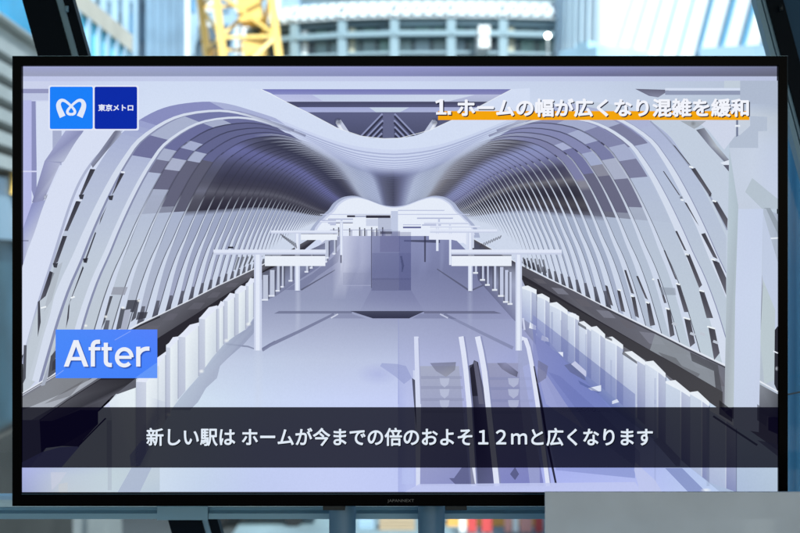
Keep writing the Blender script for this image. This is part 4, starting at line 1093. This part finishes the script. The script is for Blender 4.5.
MB().profile_x(prof_r, xc + 0.0006, xd).build("rail_profile", m_rail, rail_o)
MB().profile_x([(0.197, zrow(519.6)), (0.1965, zrow(506)), (0.1975, zrow(504)), (0.201, zrow(500)), (0.212, zrow(497.8)), (0.236, zrow(497.6)), (0.247, zrow(503)), (0.247, zrow(519.8))], xb, xc).build("rail_sleeve", m_rail, rail_o)
for px in (-120, 560, 1000):
    q = P(px, 519, 0.222)
    MB().box((q.x - 0.015, 0.212, FLOOR), (q.x + 0.015, 0.232, q.z)).build("rail_post", m_rail, rail_o)
m_cab = mat("grey_cable", (0.06, 0.08, 0.09), 0.5)
q0, q1, q2 = P(745, 400, 0.12), P(790, 394, 0.3), P(860, 380, 0.412)
o = MB().tube([q0.lerp(q1, 0.0), q0.lerp(q1, 0.5), q1, q1.lerp(q2, .5), q2], 0.0016, 8).build("cable", m_cab); tag(o, "thin grey cable running right from behind the television to the window frame", "cable")

# ---------------------------------------------------------------- frosted panel in front
m_frost = mat("frosted_acrylic", (0.66, 0.75, 0.82), 0.35, noise=0.05, scale=14, alpha=0.83)
pan = tag(empty("notice_board", (0.4, -0.16, FLOOR)), "frosted grey translucent board standing in front of the television's lower right corner", "board")
A, B = P(544.6, 700, -0.16), P(900, 491.3, -0.16)
MB().box((A.x, -0.165, A.z), (B.x, -0.16, B.z), 0.0008).build("board", m_frost, pan)
mid = (A.x + B.x) / 2
MB().box((mid - 0.02, -0.158, FLOOR + 0.02), (mid + 0.02, -0.138, A.z + 0.12), 0.002).build("post", m_post, pan)
MB().box((mid - 0.2, -0.3, FLOOR), (mid + 0.2, 0.0 - 0.125, FLOOR + 0.02), 0.004).build("base_plate", m_post, pan)

# ---------------------------------------------------------------- the city outside
class Front:
    """a facade line from A to B on plan; boxes are given along it (u, metres), up (z) and out of it (d, towards the camera)"""
    def __init__(self, A, B, mb=None):
        self.A, self.B = Vector((A[0], A[1], 0)), Vector((B[0], B[1], 0))
        self.t = (self.B - self.A).normalized(); self.L = (self.B - self.A).length
        n = Vector((self.t.y, -self.t.x, 0))
        self.n = n if n.dot(Vector((0, -CAM_D, 0)) - self.A) > 0 else -n
    def pt(self, u, z, d): return self.A + self.t * u + self.n * d + Vector((0, 0, z))
    def box(self, mb, u0, u1, z0, z1, d0, d1):
        f = [mb.bm.verts.new(self.pt(u, z, d)) for d in (d0, d1) for u, z in ((u0, z0), (u1, z0), (u1, z1), (u0, z1))]
        for q in ((0, 1, 2, 3), (4, 7, 6, 5), (0, 4, 5, 1), (1, 5, 6, 2), (2, 6, 7, 3), (3, 7, 4, 0)):
            mb.bm.faces.new([f[i] for i in q])
    def u_at(self, px):
        # where the view ray through photo column px meets the facade line
        dx = (px - 400) * K
        # A.x + t.x u = dx (CAM_D + A.y + t.y u)
        return (dx * (CAM_D + self.A.y) - self.A.x) / (self.t.x - dx * self.t.y)
    def z_at(self, px, py):
        u = self.u_at(px); y = self.A.y + self.t.y * u
        return (266.5 - py) * K * (CAM_D + y)
def xy(px, Y): v = P(px, 0, Y); return (v.x, v.y)

m_cyan = mat("cyan_glass", (0.0, 0.44, 0.80), 0.25, noise=0.3, scale=0.5)
m_cyan2 = mat("turquoise_glass", (0.03, 0.68, 0.90), 0.25, noise=0.25, scale=0.6)
m_louv = mat("pale_louvre_metal", (0.48, 0.50, 0.48), 0.6, noise=0.1, scale=1)
m_wallg = mat("grey_cladding", (0.26, 0.27, 0.26), 0.8, noise=0.15, scale=0.8)
m_dkteal = mat("dark_teal_glass", (0.035, 0.09, 0.12), 0.3, noise=0.5, scale=0.8)
m_brown = mat("brown_concrete", (0.045, 0.045, 0.04), 0.85, noise=0.3, scale=0.7)
m_cream = mat("cream_panel", (0.70, 0.63, 0.52), 0.7, noise=0.12, scale=0.8)
m_slate = mat("slate_blue_cladding", (0.15, 0.25, 0.36), 0.6, noise=0.25, scale=0.25)
m_white = mat("white_cladding", (0.80, 0.80, 0.79), 0.6, noise=0.03, scale=0.5)
m_winblue = mat("blue_window_glass", (0.10, 0.24, 0.40), 0.2, noise=0.4, scale=0.4)
m_pale = mat("pale_blue_cladding", (0.30, 0.43, 0.54), 0.6, noise=0.15, scale=0.3)
m_dark = mat("dark_opening", (0.06, 0.09, 0.12), 0.5, noise=0.4, scale=0.6)
m_warm = mat("amber_light_tint", (0.75, 0.48, 0.12), 0.6)

# left: building with blue glass and slanting louvres
b1 = tag(empty("louvred_building", (*xy(10, 16), STREET)), "building with blue glass above pale louvres at the left edge beyond the slanting bar", "building")
F = Front(xy(-110, 12), xy(64, 20.5))
w = MB(); F.box(w, 0, F.L, STREET, 14, -9, 0); w.build("wall", m_wallg, b1)
w = MB(); F.box(w, 0.5, F.L - .2, F.z_at(0, 25), 12.5, .02, .12); w.build("glass_band", m_cyan, b1)
w = MB(); F.box(w, 0.5, F.L - .1, F.z_at(0, 28.5), F.z_at(0, 25.4), .02, .3); F.box(w, .5, F.L - .1, F.z_at(0, 48), F.z_at(0, 30), .02, .12); w.build("parapet", m_louv, b1)
w = MB()
z = F.z_at(0, 50)
while z > F.z_at(0, 165):
    F.box(w, 0.5, F.L - .1, z - .20, z, .02, .32); z -= .36
w.build("louvre", m_louv, b1)
w = MB(); F.box(w, .5, F.L - .1, F.z_at(0, 425), F.z_at(0, 175), .02, .1); w.build("lower_glass", m_dkteal, b1)
w = MB(); F.box(w, .5, F.L - .1, F.z_at(0, 240), F.z_at(0, 180), .12, .2); w.build("pale_sign_panel", m_pale, b1)
w = MB(); F.box(w, F.u_at(-4), F.u_at(5), F.z_at(0, 195), F.z_at(0, 172), .22, .3); F.box(w, F.u_at(6), F.u_at(11), F.z_at(0, 232), F.z_at(0, 205), .22, .3); w.build("amber_light_spot", m_warm, b1)  # amber boxes whose colour stands for blurred yellow lights
w = MB(); F.box(w, .5, F.L - .1, STREET, F.z_at(0, 432), .02, .2); w.build("plinth", m_brown, b1)
for k in range(6):
    w = MB(); F.box(w, 1 + k * 2.0, 1.12 + k * 2.0, F.z_at(0, 425), F.z_at(0, 240), .1, .25); w.build("glazing_bar", m_slate, b1)

# building with the cream parapet and turquoise glass
b2 = tag(empty("turquoise_building", (*xy(95, 30), STREET)), "low building with turquoise glass under a cream parapet, right of the left slanting bar", "building")
F = Front(xy(40, 24), xy(122, 31.5))
zc = F.z_at(96, 17)
w = MB(); F.box(w, 0, F.L, STREET, zc, -8, 0); w.build("wall", m_wallg, b2)
w = MB(); F.box(w, -.2, F.L + .1, F.z_at(96, 32), zc + .1, .02, .3); w.build("parapet", m_cream, b2)
w = MB(); F.box(w, 0, F.L, F.z_at(96, 95), F.z_at(96, 32.3), .02, .2); w.build("glass_band", m_cyan2, b2)
for k in range(8):
    w = MB(); F.box(w, F.L * k / 8 + .1, F.L * k / 8 + .3, F.z_at(96, 95), F.z_at(96, 32.3), .2, .32); w.build("glazing_bar", m_pale, b2)

def tower(name, label, x0, x1, Y, zt, body, cols, rows, win_m, seed, depth=14, gap=.35, rail_m=None):
    t = tag(empty(name, (*xy((x0 + x1) / 2, Y), STREET)), label, "building")
    F = Front(xy(x0, Y), xy(x1, Y + .5))
    w = MB(); F.box(w, 0, F.L, STREET, zt, -depth, 0); w.build("wall", body, t)
    rr = random.Random(seed)
    w = MB(); F.box(w, -.3, F.L + .3, zt, zt + .8, -depth - .3, .3); w.build("roof_edge", body, t)
    H = zt - 6
    for c_ in range(cols):
        for r__ in range(rows):
            u0 = F.L * (c_ + gap / 2) / cols; u1 = F.L * (c_ + 1 - gap / 2) / cols
            z0 = 3 + H * r__ / rows; z1 = z0 + H / rows * .72
            w = MB(); F.box(w, u0, u1, z0, z1, .02, .1); w.build("window", win_m[rr.randrange(len(win_m))], t)
    if rail_m:
        for c_ in range(cols + 1):
            u = F.L * c_ / cols
            w = MB(); F.box(w, u - .25, u + .25, STREET, zt, .02, .5); w.build("pier", rail_m, t)
    return t
tower("slate_tower", "slate blue tower block with dark windows behind the cream parapet", 60, 149, 78, 30, m_slate, 8, 9, [m_winblue, m_dark, m_slate, m_pale], 3, rail_m=m_pale)
tower("pale_tower", "pale tower with cream and blue vertical strips left of the yellow crane", 149.5, 181, 74, 34, m_pale, 4, 8, [m_white, m_slate, m_cream, m_slate, m_winblue], 5, rail_m=m_slate)
tower("white_edged_tower", "glass tower with a broad white corner pier directly behind the yellow crane's left", 181.5, 300, 84, 36, m_pale, 7, 9, [m_winblue, m_pale, m_slate, m_white], 8)
tw = bpy.data.objects["white_edged_tower"]
F = Front(xy(181.5, 84), xy(300, 84.5))
w = MB(); F.box(w, .1, F.u_at(191), STREET, 36, .12, 1.0); w.build("corner_pier", m_white, tw)
w = MB(); F.box(w, F.u_at(243), F.u_at(256), STREET, 36, .12, 1.2); w.build("corner_pier", m_white, tw)
w = MB(); F.box(w, F.u_at(200), F.u_at(232), F.z_at(210, 44), F.z_at(210, 30), .15, 1.4); w.build("balcony", m_dark, tw)

# yellow lattice crane
m_yel = mat("crane_yellow_paint", (0.90, 0.60, 0.17), 0.5, noise=0.08, scale=1.2)
m_grey = mat("grey_machine_steel", (0.25, 0.27, 0.28), 0.5, 0.3)
cr = tag(empty("lattice_crane", P(0, 0, 0)), "yellow lattice crane mast rising behind the television's top left", "crane")
YC = 62.0
base = P(286, 400, YC); top = P(224.5, -90, YC)
cr.location = (base.x, YC, STREET)
ax = (top - base).normalized()
ang = R(24)
half = 1.62
e1 = Vector((math.cos(ang), math.sin(ang), 0)); e1 = (e1 - ax * e1.dot(ax)).normalized(); e2 = ax.cross(e1)
foot = base
L_ = (top - base).length
cor = [(-1, -1), (1, -1), (1, 1), (-1, 1)]
mast = [foot + e1 * a_ * half + e2 * b_ * half for a_, b_ in cor]
for q in mast:
    MB().bar(q, q + ax * L_, .40).build("chord", m_yel, cr)
nb = 11
for f_ in range(4):
    q0, q1 = mast[f_], mast[(f_ + 1) % 4]
    w = MB()
    for k in range(nb):
        z0, z1 = L_ * k / nb, L_ * (k + 1) / nb
        a_, b_ = (q0, q1) if k % 2 else (q1, q0)
        w.bar(a_ + ax * z0, b_ + ax * z1, .2)
        w.bar(q0 + ax * z0, q1 + ax * z0, .16)
    w.build("lattice_face", m_yel, cr)
w = MB()
for s_ in (.70, .80, .90):
    cpt = foot + ax * L_ * s_ + e1 * half * .5
    w.bar(cpt - ax * .9, cpt + ax * .9, 1.3, 1.6)
w.build("climbing_platform", m_yel, cr)
w = MB(); w.box((base.x - 3, YC - 2.5, base.z - 3.2), (base.x + 4, YC + 2.5, base.z + .3)); w.build("machine_house", m_yel, cr)
w = MB()
for s_ in (-1, 1): w.box((base.x - 4, YC + s_ * 3 - .8, STREET + .12), (base.x + 4.5, YC + s_ * 3 + .8, STREET + 1.6), .3)
w.box((base.x - 2.4, YC - 2.2, STREET + 1.6), (base.x + 2.4, YC + 2.2, base.z - 3.2))
w.build("crawler_base", m_grey, cr)

# the station opposite: curved roof truss above a glazed front
m_truss = mat("white_truss_steel", (0.55, 0.60, 0.63), 0.5)
m_sgl = mat("grey_green_glass", (0.15, 0.235, 0.25), 0.3, noise=0.5, scale=0.25, stretch=(1, 1, .5))
m_sband = mat("grey_fascia", (0.11, 0.16, 0.19), 0.6, noise=0.2, scale=0.4)
m_smul = mat("light_mullion", (0.24, 0.33, 0.38), 0.5)
m_sgrn = mat("green_room_wall", (0.16, 0.27, 0.25), 0.7, noise=0.3, scale=0.5)
m_stan = mat("tan_blind", (0.42, 0.40, 0.30), 0.7)
st = tag(empty("station_building", (*xy(410, 60), STREET)), "long glazed building with a white roof truss above the television's middle", "building")
nodes = [(258, 64.4), (300, 63.1), (345, 62.3), (395, 61.9), (450, 61.8), (500, 61.9), (554, 62.3)]
rrs = random.Random(4)
ZT = lambda py: (266.5 - py) * K * (CAM_D + 62)
for i in range(len(nodes) - 1):
    F = Front(xy(*nodes[i]), xy(*nodes[i + 1])); L = F.L
    w = MB(); F.box(w, 0, L, STREET, ZT(4), -12, 0); w.build("wall", m_sband, st)
    w = MB(); F.box(w, 0, L, ZT(5.5), ZT(3.5), .3, .5); F.box(w, 0, L, ZT(22), ZT(20.4), .6, 1.0)
    F.box(w, 0, L, ZT(13), ZT(11), .5, .8)
    n = 5
    for k in range(n):
        u0, u1, um = L * k / n, L * (k + 1) / n, L * (k + .5) / n
        w.bar(F.pt(u0, ZT(20), .95), F.pt(um, ZT(12), .75), .24); w.bar(F.pt(um, ZT(12), .75), F.pt(u1, ZT(20), .95), .24)
        w.bar(F.pt(u0, ZT(5), .45), F.pt(um, ZT(12), .75), .2); w.bar(F.pt(um, ZT(12), .75), F.pt(u1, ZT(5), .45), .2)
    w.build("roof_truss", m_truss, st)
    w = MB(); F.box(w, 0, L, ZT(20), ZT(5), .05, .25); w.build("roof_panel", m_sband, st)
    w = MB(); F.box(w, 0, L, ZT(28), ZT(23.4), .05, .6); w.build("fascia", m_smul if i > 2 else m_sband, st)
    w = MB(); F.box(w, 0, L, ZT(39.6), ZT(34.6), .3, 1.0); w.build("gallery_rail", m_smul, st)
    w = MB(); F.box(w, 0, L, ZT(57), ZT(54.4), .3, .8); w.build("gallery_rail", m_smul, st)
    for k in range(3):
        for (za, zb) in ((33.6, 28.6), (53.6, 40.6), (76, 58)):
            w = MB(); F.box(w, L * k / 3 + .12, L * (k + 1) / 3 - .12, ZT(za), ZT(zb), .04, .2)
            w.build("window", rrs.choice([m_sgl, m_sgl, m_sgrn, m_dark, m_sgl, m_smul]), st)
    w = MB(); F.box(w, -.25, .25, STREET, ZT(22.4), .2, .9); w.build("column", m_smul, st)
    if i in (1, 2, 5):
        w = MB(); F.box(w, L * .12, L * .22, ZT(53.6), ZT(29), .22, .5); w.build("blind", m_white if i == 1 else m_stan, st)
for px, py, hh in ((484, 31.5, 5), (484, 43.6, 4.4)):
    q = P(px, py, 59)
    w = MB(); w.box((q.x - .33, 58.8, q.z - .3), (q.x + .33, 61.5, q.z + .3), .1)
    w.build("hanging_lamp_housing", m_white, st)
# tall grey block above it
b4 = tag(empty("grey_block", (*xy(330, 90), STREET)), "grey office block showing just above the white roof truss", "building")
F = Front(xy(262, 90), xy(562, 90))
w = MB(); F.box(w, 0, F.L, STREET, 32, -12, 0); w.build("wall", m_sband, b4)
for k in range(5):
    w = MB(); F.box(w, .5, F.L - .5, 20.5 + k * 2, 21.6 + k * 2, .02, .3); w.build("window_band", m_winblue, b4)

# white shell and the slatted white roof
m_shell = mat("white_shell_panel", (0.80, 0.86, 0.90), 0.5, noise=0.03, scale=0.2)
m_rib = mat("blue_glazing_rib", (0.10, 0.30, 0.46), 0.4)
m_rib2 = mat("pale_shell_rib", (0.60, 0.76, 0.86), 0.5)
sh = tag(empty("shell_roof", (*xy(600, 48), STREET)), "pale curved white shell building right of the station truss", "building")
cx_, cy_ = xy(655, 62)
Rr_ = 6.15
w = MB(); nU, nV = 36, 14
vs = []
for j in range(nV + 1):
    v = j / nV
    zz = STREET + 52 * v
    rad = Rr_ * (1 - .30 * v ** 2)
    row = []
    for i in range(nU + 1):
        a_ = math.pi + math.pi * i / nU
        row.append(w.bm.verts.new((cx_ + rad * math.cos(a_), cy_ + rad * math.sin(a_), zz)))
    vs.append(row)
for j in range(nV):
    for i in range(nU):
        f_ = w.bm.faces.new((vs[j][i], vs[j][i + 1], vs[j + 1][i + 1], vs[j + 1][i])); f_.smooth = True
bmesh.ops.solidify(w.bm, geom=w.bm.faces[:], thickness=.3)
w.build("shell", m_shell, sh)
for i in range(2, 17):
    a_ = math.pi + math.pi * i / 36
    pts = []
    for j in range(9):
        v = j / 8; rad = Rr_ * (1 - .30 * v ** 2) + .08
        pts.append((cx_ + rad * math.cos(a_), cy_ + rad * math.sin(a_), STREET + 52 * v))
    MB().tube(pts, .045, 6).build("rib", m_rib2, sh)

gr = tag(empty("slatted_roof", (*xy(690, 34), STREET)), "bright white sloping glass roof with slanting blue ribs at the top right", "building")
F = Front(xy(600, 39), xy(800, 37))
w = MB(); F.box(w, 0, F.L, STREET, 24, -.5, 0); w.build("white_glazing", m_white, gr)
for (xt, xb_, wd, mm) in ((634, 616, 2.4, m_rib2), (648, 631, 2.6, m_rib2), (663, 647, 1.8, m_rib2), (678.5, 663, 2.6, m_rib2), (695.5, 680, 2.8, m_rib2), (712.5, 698, 3.0, m_rib), (734, 719, 4.2, m_rib), (755, 740, 4.4, m_rib), (776, 762, 4.4, m_rib)):
    u0, u1 = F.u_at(xt), F.u_at(xb_)
    z0, z1 = F.z_at(xt, 0), F.z_at(xb_, 56)
    du, dz = (u0 - u1), (z0 - z1)
    lo, hi = -3.0, 2.6
    MB().bar(F.pt(u1 + du * lo, z1 + dz * lo, .2), F.pt(u1 + du * hi, z1 + dz * hi, .2), wd * K * 36, .3).build("rib", mm, gr)
w = MB(); F.box(w, F.u_at(700), F.L, F.z_at(740, 64), F.z_at(740, 50), .4, .8); w.build("gutter", m_pale, gr)
b5 = tag(empty("blue_annex", (*xy(578, 36), STREET)), "low stepped pale blue annex in front of the white shell", "building")
F = Front(xy(559, 36), xy(600, 34.5))
m_ann = mat("powder_blue_wall", (0.42, 0.62, 0.74), 0.7, noise=0.2, scale=1)
for xa_, xb__, py in ((559, 575, 47), (575.2, 588, 43), (588.2, 597, 50)):
    w = MB(); F.box(w, F.u_at(xa_), F.u_at(xb__), STREET, F.z_at(578, py), -3, 0); w.build("wall_block", m_ann, b5)
w = MB(); F.box(w, F.u_at(576), F.u_at(583), F.z_at(578, 43), F.z_at(578, 41), -2, -1); w.build("roof_plant", m_slate, b5)

# blue glass building past the right edge of the television
m_bg = mat("sky_blue_curtain_glass", (0.06, 0.30, 0.46), 0.3, noise=0.3, scale=0.35, stretch=(3, 3, .2))
b6 = tag(empty("blue_glass_building", (*xy(810, 22), STREET)), "sky blue glass building seen in the strip right of the television", "building")
F = Front(xy(775, 27), xy(900, 22))
w = MB(); F.box(w, 0, F.L, STREET, 12, -6, 0); w.build("wall", m_bg, b6)
for px, wd in ((786.5, 1.6), (795, 1.2), (806, 1.6), (818, 1.6)):
    u = F.u_at(px)
    w = MB(); F.box(w, u, u + wd * K * 24, STREET, 12, .02, .2); w.build("mullion", m_rib2 if px < 790 else m_rib, b6)

# lamp glowing at the station corner
m_lamp = bpy.data.materials.new("lit_lamp_globe"); m_lamp.use_nodes = True
pb = m_lamp.node_tree.nodes["Principled BSDF"]
pb.inputs["Base Color"].default_value = (.9, .88, .8, 1)
pb.inputs["Emission Color"].default_value = (1, .93, .78, 1); pb.inputs["Emission Strength"].default_value = 14
def globe(name, px, py, Y, r, label):
    q = P(px, py, Y)
    t = tag(empty(name, (q.x, Y, STREET)), label, "street lamp", "lamps before the station front")
    w = MB(); bmesh.ops.create_uvsphere(w.bm, u_segments=16, v_segments=10, radius=r, matrix=Matrix.Translation(q))
    for f_ in w.bm.faces: f_.smooth = True
    w.build("globe", m_lamp, t)
    MB().tube([(q.x, Y, STREET), (q.x, Y, q.z - r * .9)], [.12, .05], 10).build("lamp_post", m_grey, t)
globe("street_lamp", 547.8, 35.8, 52, .12, "tall lamp with a lit globe at the right end of the station building")

# street life under the screen: barriers, awning, van
m_red = mat("red_plastic", (0.55, 0.06, 0.06), 0.4); m_pnk = mat("salmon_plastic", (0.72, 0.32, 0.28), 0.5); m_org = mat("orange_canvas", (0.80, 0.42, 0.10), 0.7)
zb = STREET + 0.12
def barrier(px, wpx, m, label, Y=41.2, h=1.0):
    q = P(px, 520, Y); w_ = wpx * K * (CAM_D + Y)
    t = tag(empty("safety_barrier", (q.x, Y, zb)), label, "barrier", "safety barriers on the paving")
    MB().box((q.x - w_ / 2, Y - .06, zb + .12), (q.x + w_ / 2, Y + .06, zb + h), .03).build("panel", m, t)
    for s_ in (-1, 1):
        MB().box((q.x + s_ * w_ * .35 - .05, Y - .25, zb), (q.x + s_ * w_ * .35 + .05, Y + .25, zb + .12)).build("foot", m_grey, t)
for px, wpx, m, lab in ((462.5, 6.5, m_white, "white safety barrier, leftmost under the screen"), (472, 9, m_red, "red safety barrier beside the leftmost white one"), (487, 11, m_red, "wide red safety barrier in the middle of the row"),
                        (508, 7, m_pnk, "salmon safety barrier left of a white one"), (515.5, 6, m_white, "white safety barrier between two salmon ones"), (526, 12, m_pnk, "wide salmon safety barrier right of the white one"), (539, 8, m_red, "red safety barrier at the right end of the row")):
    barrier(px, wpx, m, lab)
def low_stack(name, px0, px1, Y, h, m, label, cat, n):
    A, B = P(px0, 520, Y), P(px1, 520, Y)
    t = tag(empty(name, ((A.x + B.x) / 2, Y, zb)), label, cat)
    for k in range(n):
        z0 = zb + h * k / n
        MB().box((A.x + .03 * (k % 2), Y, z0 + .01), (B.x - .03 * (k % 2), Y + .6, z0 + h / n - .015), .015).build("beam", m, t)
low_stack("beam_stack", 447, 543, 42.6, .55, m_org, "long stack of orange beams lying behind the red and white barriers", "beam stack", 3)
low_stack("timber_stack", 379, 415, 41.9, .5, mat("tan_timber", (0.42, 0.31, 0.2), .8), "tan timber stack on the paving between the two stand posts", "timber stack", 4)
low_stack("crate_stack", 358, 374, 42.2, .3, m_pale, "pale crate stack beside the tan timber between the stand posts", "crate stack", 2)
m_vbody = mat("white_van_paint", (0.70, 0.76, 0.78), 0.35)
q = P(256, 520, 42.6)
van = tag(empty("parked_van", (q.x, 43.5, zb)), "pale van parked on the paving left of the stand posts", "van")
bx_ = q.x
MB().prism([(bx_ - 2.4, zb + .4), (bx_ + 2.4, zb + .4), (bx_ + 2.4, zb + 1.1), (bx_ + 1.7, zb + 1.95), (bx_ - 2.4, zb + 2.05)], 42.6, 44.4).build("body", m_vbody, van)
MB().prism([(bx_ + 1.1, zb + 1.15), (bx_ + 2.1, zb + 1.15), (bx_ + 1.6, zb + 1.8), (bx_ + 1.1, zb + 1.85)], 42.57, 42.595).build("side_window", m_dark, van)
for s_ in (-1.5, 1.5):
    MB().tube([(bx_ + s_, 42.55, zb + .36), (bx_ + s_, 42.8, zb + .36)], .36, 20).build("wheel", m_gasket, van)
